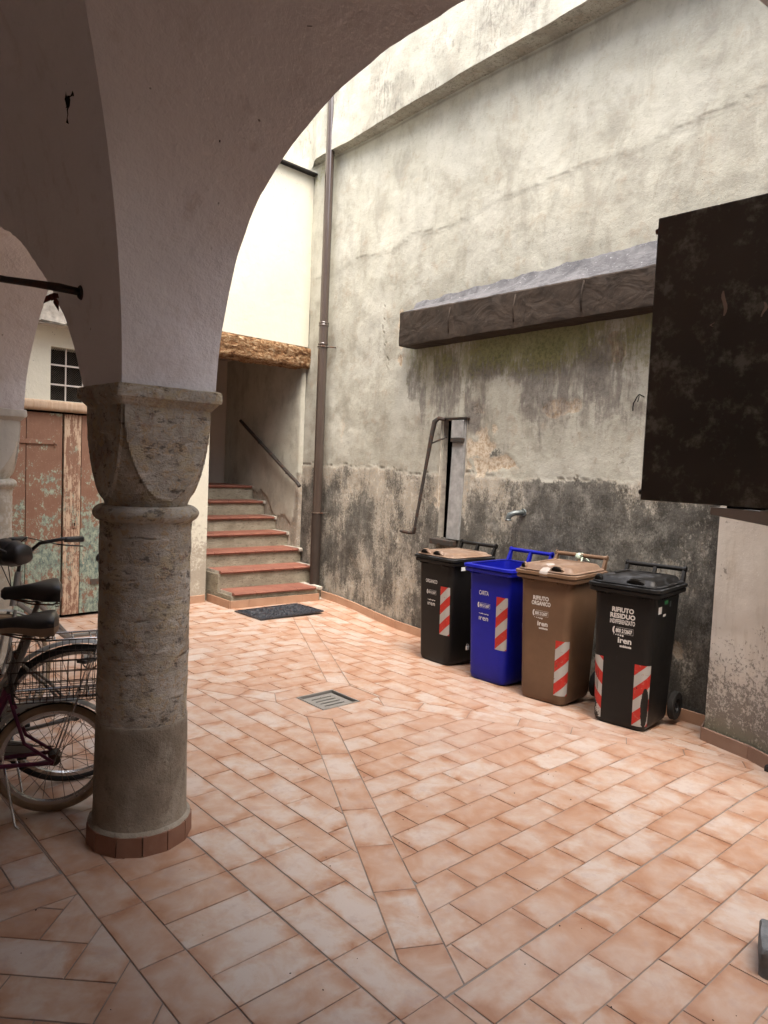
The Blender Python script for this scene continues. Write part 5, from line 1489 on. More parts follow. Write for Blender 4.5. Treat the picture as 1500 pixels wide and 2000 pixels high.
bm = new_bm(); add_tube(bm, [(0.02, -0.02, 0.035), (0.02, -0.02, 0.9)], 0.014, 8); bm_obj('foot_post', bm, MAT['black'], ft, True)

# ================================================================== BINS
def text_mesh(body, size, bold=0.0, xscale=1.0, spacing=1.0):
    cu = bpy.data.curves.new('t', 'FONT'); cu.body = body; cu.size = size; cu.offset = bold; cu.align_x = 'CENTER'
    cu.space_character = spacing; cu.resolution_u = 3
    ob = bpy.data.objects.new('t', cu); COL.objects.link(ob)
    dg = bpy.context.evaluated_depsgraph_get(); me = bpy.data.meshes.new_from_object(ob.evaluated_get(dg))
    vs = [(v.co.x*xscale, v.co.y) for v in me.vertices]; fs = [tuple(p.vertices) for p in me.polygons]
    bpy.data.objects.remove(ob); bpy.data.meshes.remove(me); bpy.data.curves.remove(cu)
    return vs, fs
class Bin:
    """120 litre wheelie bin. local: x right as seen from the front, y to the back, z up; front at y=0 at rim"""
    def __init__(s, loc, rz, name, label, bodym, lidm, Hr=0.885, open_lid=False, flat=False, tilt=0.0):
        s.e = empty(name, loc, rz); tag(s.e, label, 'bin', 'wheeled waste bins along the stained wall')
        s.Hr = Hr; s.bm_, s.lm = bodym, lidm
        s.rings()
    def sec(s, z):
        f = max(0, min(1, z/s.Hr))
        hx = 0.180+(0.214-0.180)*f; yf = 0.058-0.022*f; yb = 0.505+0.025*f; r = 0.055
        return hx, yf, yb, r
    def surf(s, d, z, off=0.0):
        """point at arc distance d to the right of the front centre, at height z"""
        hx, yf, yb, r = s.sec(z); sg = 1 if d >= 0 else -1; d = abs(d); flat_ = hx-r; arc = r*PI/2
        if d <= flat_: p, n = (d, yf), (0, -1)
        elif d <= flat_+arc:
            t = (d-flat_)/r; p = (flat_+r*math.sin(t), yf+r-r*math.cos(t)); n = (math.sin(t), -math.cos(t))
        else: p, n = (hx, yf+r+(d-flat_-arc)), (1, 0)
        return Vector(((p[0]+n[0]*off)*sg, p[1]+n[1]*off, z))
    def section(s, z, grow=0.0, n=6, rr=None):
        hx, yf, yb, r = s.sec(z); hx += grow; yf -= grow; yb += grow
        if rr: r = rr
        out = []
        for (cx, cy, t0) in ((hx-r, yb-r, 0), (-hx+r, yb-r, PI/2), (-hx+r, yf+r, PI), (hx-r, yf+r, 1.5*PI)):
            for i in range(n+1):
                t = t0+PI/2*i/n; out.append((cx+r*math.cos(t), cy+r*math.sin(t), z))
        return out
    def rings(s):
        H = s.Hr
        bm = new_bm()
        R = [s.section(0.006, -0.02), s.section(0.0, -0.035)][::-1] + [s.section(0.02, -0.006), s.section(0.05)]
        for i in range(1, 8): R.append(s.section(0.05+(H-0.10)*i/8))
        R += [s.section(H-0.04), s.section(H-0.04, 0.004), s.section(H-0.006, 0.006), s.section(H-0.006, -0.006), s.section(H-0.06, -0.008), s.section(H-0.4, -0.010), s.section(0.06, -0.012)]
        add_loft(bm, R)
        s.body = bm_obj('body', bm, s.bm_, s.e, True, 35)
        # ribs under the rim
        bm = new_bm()
        for i in list(range(-10, -4))+list(range(5, 11)):
            p = s.surf(i*0.0195, H-0.055, 0.004); add_box(bm, p, (0.004, 0.012, 0.04))
        for sg in (1, -1):
            for i in range(10):
                p = s.surf(sg*(0.30+i*0.03), H-0.055, 0.004); add_box(bm, p, (0.012, 0.004, 0.04))
        tag(bm_obj('rim_ribs', bm, s.bm_, s.e), kind='stuff')
        # rim band
        bm = new_bm()
        prof = [(-0.002, 0.012, 0), (-0.002, 0.0, 0.018), (-0.034, 0.0, 0.020), (-0.036, 0.0, 0.027), (-0.030, 0, 0.031), (-0.010, 0, 0.030), (0.0, 0, 0.026), (0.003, 0, 0.020), (0.003, 0, -0.004)]
        R = [s.section(H+dz-0.0, gr+0.006, rr=0.045) for dz, _, gr in [(-0.060, 0, 0.0), (-0.059, 0, 0.019), (-0.057, 0, 0.024), (-0.034, 0, 0.026), (-0.031, 0, 0.019), (-0.026, 0, 0.019), (-0.022, 0, 0.032), (-0.003, 0, 0.030), (0.0, 0, 0.024), (0.0, 0, -0.012)]]
        # flatten: section() uses z for taper, negligible
        add_loft(bm, R, False, False)
        bm_obj('rim', bm, s.bm_, s.e, True, 35)
        # handle at the back
        yb = s.sec(H)[2]; hb = H+0.088; yh = yb+0.055
        bm = new_bm(); add_tube(bm, [(-0.212, yh, hb), (0.212, yh, hb)], 0.0165, 12)
        for sg in (-1, 1): add_tube(bm, [(sg*0.204, yh, hb), (sg*0.216, yh, hb)], 0.023, 14)
        add_tube(bm, [(-0.012, yh, hb), (0.012, yh, hb)], 0.017, 12)
        bm_obj('handle_bar', bm, s.bm_, s.e, True, 40)
        bm = new_bm()
        for x in (-0.205, 0.0, 0.205):
            bm = new_bm()
            add_loft(bm, [[(x-0.011, yh-0.014, hb), (x+0.011, yh-0.014, hb), (x+0.011, yh+0.010, hb), (x-0.011, yh+0.010, hb)], [(x-0.011, yb-0.02, H-0.03), (x+0.011, yb-0.02, H-0.03), (x+0.011, yb+0.03, H-0.05), (x-0.011, yb+0.03, H-0.05)]][::-1])
            bm_obj('handle_bracket', bm, s.bm_, s.e)
        # wheels and axle
        for sg in (-1, 1):
            w = empty('wheel', (sg*0.215, 0.535, 0.10)); w.parent = s.e
            bm = new_bm()
            prof = [(0.052, -0.020), (0.092, -0.022), (0.100, -0.015), (0.100, 0.015), (0.092, 0.022), (0.052, 0.020)]
            R = [[(h, r*math.cos(2*PI*k/32), r*math.sin(2*PI*k/32)) for k in range(32)] for r, h in prof]
            add_loft(bm, R, False, False); bm_obj('tyre', bm, MAT['rubber'], w, True, 35)
            bm = new_bm()
            prof = [(0.001, 0.010*sg), (0.02, 0.014*sg), (0.022, -0.004*sg), (0.050, -0.006*sg), (0.0535, 0.014*sg), (0.0535, -0.02*sg), (0.001, -0.022*sg)]
            R = [[(h, r*math.cos(2*PI*k/32), r*math.sin(2*PI*k/32)) for k in range(32)] for r, h in prof]
            add_loft(bm, R); bm_obj('hub', bm, MAT['black'], w, True, 35)
        bm = new_bm(); add_tube(bm, [(-0.21, 0.535, 0.10), (0.21, 0.535, 0.10)], 0.010, 8); bm_obj('axle', bm, MAT['iron'], s.e)
    def lid(s, dome=0.03, slots=(), lift=0.0):
        H = s.Hr+0.004
        bm = new_bm()
        steps = [(0.020, 0.000), (0.022, 0.006), (0.018, 0.009), (-0.002, 0.010), (-0.007, 0.014), (-0.018, 0.014+dome*0.55), (-0.032, 0.014+dome*0.85), (-0.055, 0.014+dome), (-0.085, 0.014+dome*1.08), (-0.088, 0.014+dome*0.85), (-0.13, 0.014+dome*0.85)]
        R = []
        for gr, dz in steps:
            z = H+dz
            ring = s.section(s.Hr, gr, 8, rr=max(0.02, 0.05+gr*0.8) if gr > -0.05 else 0.06)
            ring = [(p[0], p[1], z + lift*max(0, 1-(p[1]-0.03)/0.46)) for p in ring]
            R.append(ring)
        add_loft(bm, R, True, True)
        return bm_obj('lid', bm, s.lm, s.e, True, 32)
    def grip(s, x, y=0.035, w=0.10, mat=None):
        """moulded lid grip : a raised lip with a dark hollow"""
        H = s.Hr+0.02
        bm = new_bm()
        for ly, lz, hh in ((0, 0, 0.024),):
            R = []
            for i in range(9):
                f = i/8; xx = x-w/2+w*f; q = math.sin(PI*f)**0.5
                R.append([(xx, y-0.018*q-0.006, H-0.006), (xx, y-0.020*q-0.008, H+hh*q), (xx, y+0.012*q, H+hh*q+0.012), (xx, y+0.03, H+0.004), (xx, y+0.03, H-0.006)])
            add_loft(bm, R)
        bm_obj('lid_grip', bm, mat or s.lm, s.e, True, 40)
        bm = new_bm()
        R = []
        for i in range(9):
            f = i/8; xx = x-(w*0.42)+w*0.84*f; q = math.sin(PI*f)**0.5
            R.append([(xx, y-0.0205*q-0.0085, H-0.001), (xx, y-0.0225*q-0.0085, H+0.004+0.019*q), (xx, y-0.012*q-0.003, H+0.008+0.024*q), (xx, y-0.008*q-0.002, H+0.002)])
        add_loft(bm, R); bm_obj('grip_hollow', bm, MAT['hole'], s.e)
    def put_text(s, body, x, z, h, width=None, bold=0.0, name='lettering', mat=None):
        z = z + (s.Hr-0.915)*0.6
        vs, fs = text_mesh(body, h/0.70, bold)
        xs = [v[0] for v in vs]; w = max(xs)-min(xs)
        k = (width/w) if width else 1.0; mx = (max(xs)+min(xs))/2
        V = [s.surf(x+(vx-mx)*k, z+vy, 0.0012) for vx, vy in vs]
        return mesh_obj(name, V, fs, mat or MAT['letter'], s.e)
    def patch(s, x0, x1, z0, z1, name, mat, off=0.0012, nx=1, nz=1, attrs=False, curve=None):
        V, F_, su, sv = [], [], [], []
        for j in range(nz+1):
            for i in range(nx+1):
                x = x0+(x1-x0)*i/nx; z = z0+(z1-z0)*j/nz
                V.append(s.surf(x, z, off)); su.append(x-x0); sv.append(z-z0)
        for j in range(nz):
            for i in range(nx): a = j*(nx+1)+i; F_.append((a, a+1, a+nx+2, a+nx+1))
        o = mesh_obj(name, V, F_, mat, s.e)
        if attrs:
            for nm, arr in (('su', su), ('sv', sv)):
                at = o.data.attributes.new(nm, 'FLOAT', 'POINT'); at.data.foreach_set('value', arr)
        return o
    def disc(s, x, z, r, name='lettering', mat=None):
        z = z + (s.Hr-0.915)*0.6
        V = [s.surf(x+r*math.cos(2*PI*k/14), z+r*math.sin(2*PI*k/14), 0.0012) for k in range(14)]
        mesh_obj(name, V, [tuple(range(14))], mat or MAT['letter'], s.e)
    def phone_box(s, x, z, w=0.10, h=0.026, number='800 212607', bold=0.0006):
        t = 0.0011; dz_ = (s.Hr-0.915)*0.6
        for a in ((x-w*0.30, x+w/2, z+h/2, z+h/2+t*1.3), (x-w*0.30, x+w/2, z-h/2-t, z-h/2), (x+w/2-t, x+w/2, z-h/2, z+h/2)):
            s.patch(a[0], a[1], a[2]+dz_, a[3]+dz_, 'box_outline', MAT['letter'])
        s.put_text(number, x+w*0.06, z-h*0.32, h*0.62, w*0.78, bold)
        # handset
        V, F_ = [], []
        cx = x-w*0.44
        outl = []
        for i in range(9):
            f = i/8; th = PI*0.5+PI*f; r = h*0.62
            outl.append((cx+0.007+0.55*r*math.cos(th), z+r*1.0*math.sin(th)))
        inl = []
        for i in range(9):
            f = i/8; th = PI*0.5+PI*f; r = h*0.62; k = 0.62 if 2 <= i <= 6 else 0.30
            inl.append((cx+0.010+0.55*r*0.45*math.cos(th), z+r*(0.50 if 2 <= i <= 6 else 0.75)*math.sin(th)))
        V = [s.surf(px, pz+dz_, 0.0012) for px, pz in outl] + [s.surf(px, pz+dz_, 0.0012) for px, pz in inl]
        F_ = [(i, i+1, 9+i+1, 9+i) for i in range(8)]
        mesh_obj('phone_symbol', V, F_, MAT['letter'], s.e)
BK = (0.0062, 0.0055, 0.005); BL = (0.004, 0.008, 0.27); BR = (0.135, 0.078, 0.045)
def face_rz(back):      # rotation so that local +y = back direction
    return math.atan2(back[1], back[0]) - PI/2
def place(front, back, off=0.0):
    return (front[0], front[1], fh(front[1], front[0]+0.15)), face_rz(back)
bkm = m_bin('black_bin_plastic', BK, 0.4, 0.35, (0.16, 0.17, 0.19)); blm = m_bin('blue_bin_plastic', BL, 0.36, 0.12, (0.10, 0.14, 0.5))
brm = m_bin('brown_bin_plastic', BR, 0.42, 0.4, (0.40, 0.32, 0.26)); brl = m_bin('brown_lid_plastic', (0.19, 0.122, 0.082), 0.38, 0.5, (0.36, 0.29, 0.24))
# --- bin 1 black body, brown lid, ORGANICO
loc, rz = place((4.545, 4.365), (1.0, -0.03)); b1 = Bin(loc, rz, 'wheelie_bin', 'black wheeled bin with tan brown lid marked ORGANICO, farthest left', bkm, brl, 0.945)
b1.lid(0.022)
for x in (-0.125, 0.03): b1.grip(x, 0.045, 0.125, brl)
DOTB = [(-0.040, 0.0026), (-0.032, 0.0020), (-0.024, 0.0036), (-0.015, 0.0044), (-0.006, 0.0026), (0.004, 0.0024), (0.014, 0.0044), (0.024, 0.0036), (0.033, 0.0028), (0.040, 0.0044)]
def logo_plain(b, x, z, w, h):
    b.put_text('ıren', x, z, h, w, 0.0002)
    k = w/0.085
    for dx, r in DOTB: b.disc(x+dx*k, z+h*1.28+0.002*math.sin(dx*300), r*k)
    b.patch(x-0.040*k, x+0.040*k, z+h*1.25+(b.Hr-0.915)*0.6, z+h*1.31+(b.Hr-0.915)*0.6, 'lettering', MAT['letter'])
redp = m_flat('dark_red_print', (0.25, 0.03, 0.03))
b1.put_text('ORGANICO', -0.035, 0.690, 0.030, 0.142, 0.0006)
b1.phone_box(-0.033, 0.608, 0.120, 0.034, '800-212607')
logo_plain(b1, -0.030, 0.492, 0.090, 0.037)
b1.patch(0.080, 0.185, 0.275, 0.695, 'striped_sticker', m_sticker('striped_sticker_a', BK, 0.0), nx=10, attrs=True)
b1.patch(-0.32, -0.21, 0.28, 0.68, 'striped_sticker', m_sticker('striped_sticker_b', BK, 0.3, -1.0), nx=8, attrs=True)
b1.put_text('▲ ----', 0.14, 0.585, 0.007, 0.04, 0, 'print_mark', redp)
b1.patch(0.262, 0.315, 0.845, 0.878, 'paper_label', MAT['edge'], off=0.034)
# --- bin 2 blue CARTA, no lid
loc, rz = place((4.45, 3.685), (1.0, 0.00)); b2 = Bin(loc, rz, 'wheelie_bin', 'bright blue open wheeled bin marked CARTA', blm, blm, 0.945)
b2.put_text('CARTA', -0.038, 0.690, 0.034, 0.098, 0.0008)
b2.phone_box(-0.035, 0.605, 0.130, 0.036, '800-212607')
logo_plain(b2, -0.033, 0.485, 0.095, 0.041)
b2.patch(0.092, 0.195, 0.295, 0.715, 'striped_sticker', m_sticker('striped_sticker_c', BL, 0.0), nx=10, attrs=True)
b2.patch(-0.30, -0.20, 0.33, 0.73, 'striped_sticker', m_sticker('striped_sticker_d', BL, 0.1, -1.0), nx=8, attrs=True)
b2.put_text('▲ ----', 0.15, 0.60, 0.007, 0.04, 0, 'print_mark', redp)
# --- bin 3 brown RIFIUTO ORGANICO
loc, rz = place((4.395, 3.10), (0.994, 0.11)); b3 = Bin(loc, rz, 'wheelie_bin', 'brown wheeled bin with brown lid marked RIFIUTO ORGANICO', brm, brl, 0.975)
b3.lid(0.036)
b3.grip(0.085, 0.055, 0.12, brl); b3.grip(-0.185, 0.05, 0.05, brl)
b3.put_text('RIFIUTO', -0.030, 0.728, 0.029, 0.128, 0.0016); b3.put_text('ORGANICO', -0.027, 0.690, 0.029, 0.155, 0.0016)
b3.phone_box(-0.030, 0.630, 0.130, 0.038, bold=0.001); b3.put_text('iren', -0.008, 0.540, 0.034, 0.084, 0.0014); b3.put_text('ambiente', 0.000, 0.516, 0.014, 0.072, 0.0010)
for i in range(5): b3.disc(-0.075+i*0.0150, 0.597-0.0008*i, 0.0026+0.0009*i)
b3.patch(0.105, 0.212, 0.085, 0.490, 'striped_sticker', m_sticker('striped_sticker_e', BR, 0.25), nx=10, attrs=True)
b3.patch(-0.27, -0.19, 0.16, 0.56, 'striped_sticker', m_sticker('striped_sticker_f', BR, 0.45, -1.0), nx=8, attrs=True)
b3.put_text('▲ ----', 0.17, 0.37, 0.008, 0.045, 0, 'print_mark', redp)
# --- bin 4 black RIFIUTO RESIDUO INDIFFERENZIATO
loc, rz = place((4.400, 2.475), (0.992, 0.125)); b4 = Bin(loc, rz, 'wheelie_bin', 'black wheeled bin with black lid marked RIFIUTO RESIDUO INDIFFERENZIATO', bkm, bkm, 0.975)
b4.lid(0.036)
b4.grip(0.070, 0.055, 0.13, bkm); b4.grip(-0.185, 0.05, 0.06, bkm)
b4.put_text('RIFIUTO', 0.0, 0.755, 0.030, 0.150, 0.0018); b4.put_text('RESIDUO', 0.0, 0.714, 0.030, 0.172, 0.0018); b4.put_text('INDIFFERENZIATO', 0.0, 0.675, 0.029, 0.172, 0.0010)
b4.phone_box(0.005, 0.630, 0.145, 0.040, bold=0.0014); b4.put_text('iren', 0.022, 0.548, 0.038, 0.094, 0.0016); b4.put_text('ambiente', 0.030, 0.520, 0.015, 0.080, 0.0012)
for i in range(5): b4.disc(-0.055+i*0.0155, 0.600-0.0008*i, 0.0028+0.0010*i)
b4.patch(0.100, 0.212, 0.045, 0.460, 'striped_sticker', m_sticker('striped_sticker_g', BK, 0.20, gash=0.5), nx=10, attrs=True)
b4.patch(-0.228, -0.118, 0.045, 0.470, 'striped_sticker', m_sticker('striped_sticker_h', BK, 0.40, -1.0), nx=8, attrs=True)
b4.put_text('▲ ----', 0.17, 0.36, 0.008, 0.045, 0, 'print_mark', redp)
b4.patch(0.255, 0.315, 0.800, 0.848, 'white_label', MAT['edge'], off=0.001, nx=2)
b4.patch(0.345, 0.395, 0.775, 0.790, 'small_print', MAT['letter'], off=0.001)
b4.put_text('154 A', 0.385, 0.828, 0.014, 0.040, 0, 'lettering', MAT['galva'])
b4.patch(0.455, 0.485, 0.83, 0.87, 'white_label', MAT['galva'], off=0.001, nx=2)
grn = m_flat('green_tag', (0.01, 0.10, 0.03), 0.5)
b4.patch(0.262, 0.325, 0.872, 0.898, 'green_tag', grn, off=0.034)
# plastic bag scrap tied on the brown bin's handle ; cup of tape on its lid
pbag = empty('plastic_bag_knot', (0, 0, 0)); tag(pbag, 'pale green plastic bag scrap knotted on the handle of the brown bin', 'plastic bag')
hb = Matrix.Translation(Vector(place((4.395, 3.10), (0.994, 0.11))[0])) @ Matrix.Rotation(place((4.395, 3.10), (0.994, 0.11))[1], 4, 'Z') @ Vector((-0.01, 0.580, 1.055))
pbag.location = hb
bm = new_bm()
for i in range(16):
    for k in range(1):
        pass
R = []
for i in range(14):
    f = i/13; r_ = 0.020+0.006*math.sin(f*9)
    R.append([(-0.03+0.06*f, r_*math.cos(2*PI*k/12)*(1+0.25*math.sin(k*3+i)), r_*math.sin(2*PI*k/12)*(1+0.25*math.cos(k*2+i*2))) for k in range(12)])
add_loft(bm, R); bm_obj('knot', bm, MAT['bag'], pbag, True)
bm = new_bm()
for (dx, dz, s_) in ((0.05, -0.035, 1), (-0.05, 0.015, 2), (0.06, 0.012, 3), (-0.035, -0.03, 4)):
    R = []
    for i in range(6):
        f = i/5; w_ = 0.014*(1-f*0.4)
        R.append([(dx*f*1.3-w_, -0.025-0.02*f+0.005*math.sin(i*s_), dz*f*1.2), (dx*f*1.3+w_, -0.028-0.02*f, dz*f*1.2+0.006), (dx*f*1.3+w_, -0.022-0.02*f, dz*f*1.2+0.004), (dx*f*1.3-w_, -0.02-0.02*f, dz*f*1.2)])
    add_loft(bm, R)
bm_obj('knot_ends', bm, MAT['bag'], pbag, True)
clear = G('clear_tape', 0.3, 0.5); clear.b.inputs['Alpha'].default_value = 0.45; clear = clear.done((0.75, 0.70, 0.66))
tape = empty('clear_tape', b3.e.location, b3.e.rotation_euler.z); tag(tape, 'crumpled clear tape strip stuck over the front edge of the brown bin lid', 'tape')
bm = new_bm(); R = []
for (y, z) in ((0.105, 1.030), (0.07, 1.018), (0.045, 0.997), (0.030, 0.991), (0.006, 0.983), (-0.001, 0.965), (0.003, 0.94)):
    j = random.gauss(0, 0.003); R.append([(-0.035+j, y, z+0.004), (0.004+j, y-0.001, z+0.007), (0.03+j, y, z+0.004)])
V_ = [[bm.verts.new(p) for p in r] for r in R]
for i in range(len(V_)-1):
    for k in range(2): bm.faces.new((V_[i][k], V_[i][k+1], V_[i+1][k+1], V_[i+1][k]))
bm_obj('tape_strip', bm, clear, tape, True)
lk = empty('padlock', (4.72, 4.065, 0.11)); tag(lk, 'small white padlock hanging low between the black and the blue bin', 'padlock')
bm = new_bm(); add_box(bm, (0, 0, 0), (0.03, 0.014, 0.034), 0.003); bm_obj('lock_body', bm, MAT['edge'], lk)
bm = new_bm(); add_tube(bm, [(-0.01, 0, 0.014), (-0.01, 0, 0.03), (0, 0, 0.038), (0.01, 0, 0.03), (0.01, 0, 0.014)], 0.003, 6); bm_obj('shackle', bm, MAT['steel'], lk, True)

# ================================================================== BICYCLES
def wheel(parent, name, x, r, tyre_r, tyrem, rimm, spokes=28, sidem=None):
    w = empty(name, (x, 0, r)); w.parent = parent
    bm = new_bm(); add_torus(bm, (0, 0, 0), r-tyre_r, tyre_r, 'Y', 56, 10)
    t = bm_obj('tyre', bm, [tyrem, sidem or tyrem], w, True)
    if sidem:
        for p in t.data.polygons:
            c = p.center; rr = math.hypot(c.x, c.z)
            if rr < r-tyre_r*0.45: p.material_index = 1
    bm = new_bm(); R0 = r-tyre_r*2
    prof = [(R0+0.004, -0.012), (R0+0.004, 0.012), (R0-0.012, 0.010), (R0-0.018, 0.0), (R0-0.012, -0.010)]
    n = 56
    rings = [[(q*math.cos(2*PI*i/n), h, q*math.sin(2*PI*i/n)) for q, h in prof] for i in range(n)]
    V = [[bm.verts.new(p) for p in rg] for rg in rings]
    for i in range(n):
        for k in range(5): bm.faces.new((V[i][k], V[i][(k+1) % 5], V[(i+1) % n][(k+1) % 5], V[(i+1) % n][k]))
    bm_obj('rim', bm, rimm, w, True, 40)
    bm = new_bm()
    for i in range(spokes):
        a0_ = 2*PI*i/spokes; sg = 1 if i % 2 else -1; a1_ = a0_+sg*(1.1 if i % 4 < 2 else -1.1)
        add_tube(bm, [((R0-0.014)*math.cos(a0_), 0, (R0-0.014)*math.sin(a0_)), (0.022*math.cos(a1_), sg*0.028, 0.022*math.sin(a1_))], 0.0012, 4, False)
    bm_obj('spokes', bm, MAT['iron'], w)
    bm = new_bm(); add_tube(bm, [(0, -0.05, 0), (0, -0.034, 0), (0, -0.032, 0), (0, -0.024, 0), (0, 0.024, 0), (0, 0.032, 0), (0, 0.034, 0), (0, 0.05, 0)], [0.008, 0.008, 0.028, 0.028, 0.016, 0.028, 0.008, 0.008], 12); bm_obj('hub', bm, MAT['iron'], w, True, 40)
    return w
def mudguard(parent, x, r, a0_, a1_, mat, w_=0.024):
    bm = new_bm(); n = 30; R_ = []
    for i in range(n+1):
        t = a0_+(a1_-a0_)*i/n; ring = []
        for k in range(7):
            q = -1+2*k/6; rr = r+0.014+0.012*(1-q*q); ring.append(bm.verts.new((x+rr*math.cos(t), q*w_, r+rr*math.sin(t))))
        R_.append(ring)
    for i in range(n):
        for k in range(6): bm.faces.new((R_[i][k], R_[i][k+1], R_[i+1][k+1], R_[i+1][k]))
    return bm_obj('mudguard', bm, mat, parent, True)
def saddle(parent, x, z, topm, sidem, L_=0.26, W_=0.105, tilt=0.0):
    s = empty('saddle', (x, 0, z)); s.parent = parent; s.rotation_euler = (0, tilt, 0)
    n = 18
    def half(f):   # f 0 nose .. 1 tail
        return 0.022+(W_-0.022)*smooth01(np.array((f-0.3)/0.55)) if f < 0.9 else W_*(1-((f-0.9)/0.1)**2*0.25)
    for nm, m, z0, z1 in (('saddle_cover', topm, 0.0, 1.0), ('saddle_skirt', sidem, 0.0, 1.0)):
        bm = new_bm(); R_ = []
        for i in range(n+1):
            f = i/n; w = float(half(f)); xx = L_*0.62-L_*f; zz = 0.006*math.sin(f*PI)+0.03*f**2
            if f > 0.93: zz -= 0.012*(f-0.93)/0.07
            e = 1.0 if 0 < i < n else 0.55
            if nm == 'saddle_cover':
                ring = [(xx, w*math.cos(t)*e, zz+max(0, math.sin(t))**0.8*0.030*e) for t in [PI*k/10 for k in range(11)]] + [(xx, -w*e, zz-0.006), (xx, w*e, zz-0.006)]
            else:
                dp_ = (0.022+0.026*f)*e
                ring = [(xx, w*e*0.995, zz-0.002), (xx, w*e*0.97, zz-dp_), (xx, w*e*0.6, zz-dp_*1.05), (xx, -w*e*0.6, zz-dp_*1.05), (xx, -w*e*0.97, zz-dp_), (xx, -w*e*0.995, zz-0.002)]
            R_.append(ring)
        add_loft(bm, R_); bm_obj(nm, bm, m, s, True, 50)
    bm = new_bm()
    for sg in (-1, 1):
        add_tube(bm, [(L_*0.5, 0, -0.02), (0.03, sg*0.02, -0.05), (-0.06, sg*0.03, -0.055), (-0.085, sg*0.05, -0.03)], 0.004, 6)
        add_tube(bm, [(-0.08+0.012*math.cos(i*0.9), sg*0.05+0.012*math.sin(i*0.9), -0.055+i*0.0015) for i in range(24)], 0.0025, 5)
    bm_obj('saddle_rails', bm, MAT['iron'], s, True)
    return s
def bike(loc, heading, lean, label, wr, wb, framem, saddlez, saddlex, tyrem, sidem, guardm, basket=False, hbar=True, bag=False, hz=1.0, saddle_m=('saddle', 'saddle'), kickside=1, bbx=0.40, sl=0.26):
    """local: +x to the front, rear wheel contact at the origin"""
    e = empty('bicycle', loc, heading); e.rotation_mode = 'XYZ'; e.rotation_euler = (lean, 0, heading)
    tag(e, label, 'bicycle', 'bicycles parked behind the column')
    tr_ = 0.020 if wr < 0.3 else 0.018
    wheel(e, 'rear_wheel', 0, wr, tr_, MAT['rubber'], MAT['chrome'], sidem=sidem)
    wheel(e, 'front_wheel', wb, wr, tr_, MAT['rubber'], MAT['chrome'], sidem=sidem)
    mudguard(e, 0, wr, math.radians(10), math.radians(185), guardm)
    mudguard(e, wb, wr, math.radians(25), math.radians(160), guardm)
    bbz = wr+0.0 if wr < 0.3 else wr-0.05
    stx = saddlex+0.02; stz = 0.45 if wr < 0.3 else 0.56
    sx = bbx+(saddlex-bbx)*0.5
    hx, hzz = wb-0.16, hz-0.16
    bm = new_bm()
    seat_top = (bbx+(saddlex-bbx)*0.62, 0, bbz+(saddlez-0.06-bbz)*0.62)
    add_tube(bm, [(bbx, 0, bbz), seat_top], 0.0165 if wr > 0.3 else 0.019, 12)
    if wr < 0.3:
        add_tube(bm, [(bbx+0.02, 0, bbz+0.10), (bbx+0.25, 0, bbz+0.06), (hx+0.01, 0, hzz-0.14)], 0.024, 12)
    else:
        add_tube(bm, [(bbx, 0, bbz), (hx+0.02, 0, hzz-0.18)], 0.016, 12)
        add_tube(bm, [(bbx-0.02, 0, bbz+0.16), (bbx+0.2, 0, bbz+0.18), (hx, 0, hzz-0.06)], 0.014, 12)
    add_tube(bm, [(hx, 0, hzz), (hx+0.045, 0, hzz-0.20)], 0.019, 12)
    bm_obj('frame', bm, framem, e, True, 50)
    bm = new_bm()
    for sg in (-1, 1):
        add_tube(bm, [(bbx, sg*0.02, bbz), (bbx-0.10, sg*0.04, bbz), (0.0, sg*0.055, wr)], 0.010, 8)
        add_tube(bm, [(seat_top[0]-0.0, sg*0.018, seat_top[2]-0.03), (0.12, sg*0.045, wr+0.16 if wr > .3 else wr+0.10), (0.0, sg*0.055, wr)], 0.008, 8)
    bm_obj('rear_stays', bm, framem, e, True, 50)
    bm = new_bm()
    for sg in (-1, 1): add_tube(bm, [(hx+0.05, sg*0.03, hzz-0.22), (wb-0.05, sg*0.045, wr+0.12), (wb, sg*0.05, wr)], 0.010, 8)
    bm_obj('fork', bm, framem, e, True, 50)
    bm = new_bm(); add_tube(bm, [seat_top, (saddlex, 0, saddlez-0.045)], 0.0125, 10); bm_obj('seat_post', bm, MAT['silver'], e, True)
    bm = new_bm(); add_tube(bm, [(seat_top[0], -0.022, seat_top[2]), (seat_top[0], 0.03, seat_top[2])], 0.009, 8); add_tube(bm, [(seat_top[0]-0.004, 0, seat_top[2]-0.02), (seat_top[0]+0.004, 0, seat_top[2]+0.012)], 0.022, 12); bm_obj('seat_clamp', bm, MAT['iron'], e, True, 40)
    saddle(e, saddlex, saddlez, MAT[saddle_m[0]], MAT[saddle_m[1]], L_=sl)
    # drive
    bm = new_bm(); add_torus(bm, (bbx, -0.045, bbz), 0.075, 0.005, 'Y', 32, 5)
    for k in range(5): add_tube(bm, [(bbx, -0.045, bbz), (bbx+0.07*math.cos(k*1.257), -0.045, bbz+0.07*math.sin(k*1.257))], 0.004, 5)
    bm_obj('chain_ring', bm, MAT['iron'], e, True)
    bm = new_bm()
    for sg, t in ((1, 0.15), (-1, 0.15+PI)):
        px, pz = bbx+0.165*math.cos(t), bbz+0.165*math.sin(t)
        add_tube(bm, [(bbx, sg*0.055, bbz), (px, sg*0.065, pz)], 0.008, 8)
    bm_obj('cranks', bm, MAT['chrome'], e, True)
    for sg, t in ((1, 0.15), (-1, 0.15+PI)):
        px, pz = bbx+0.165*math.cos(t), bbz+0.165*math.sin(t)
        bm = new_bm(); add_box(bm, (px, sg*0.115, pz), (0.08, 0.085, 0.022), 0.004); bm_obj('pedal', bm, MAT['black'], e)
    bm = new_bm()
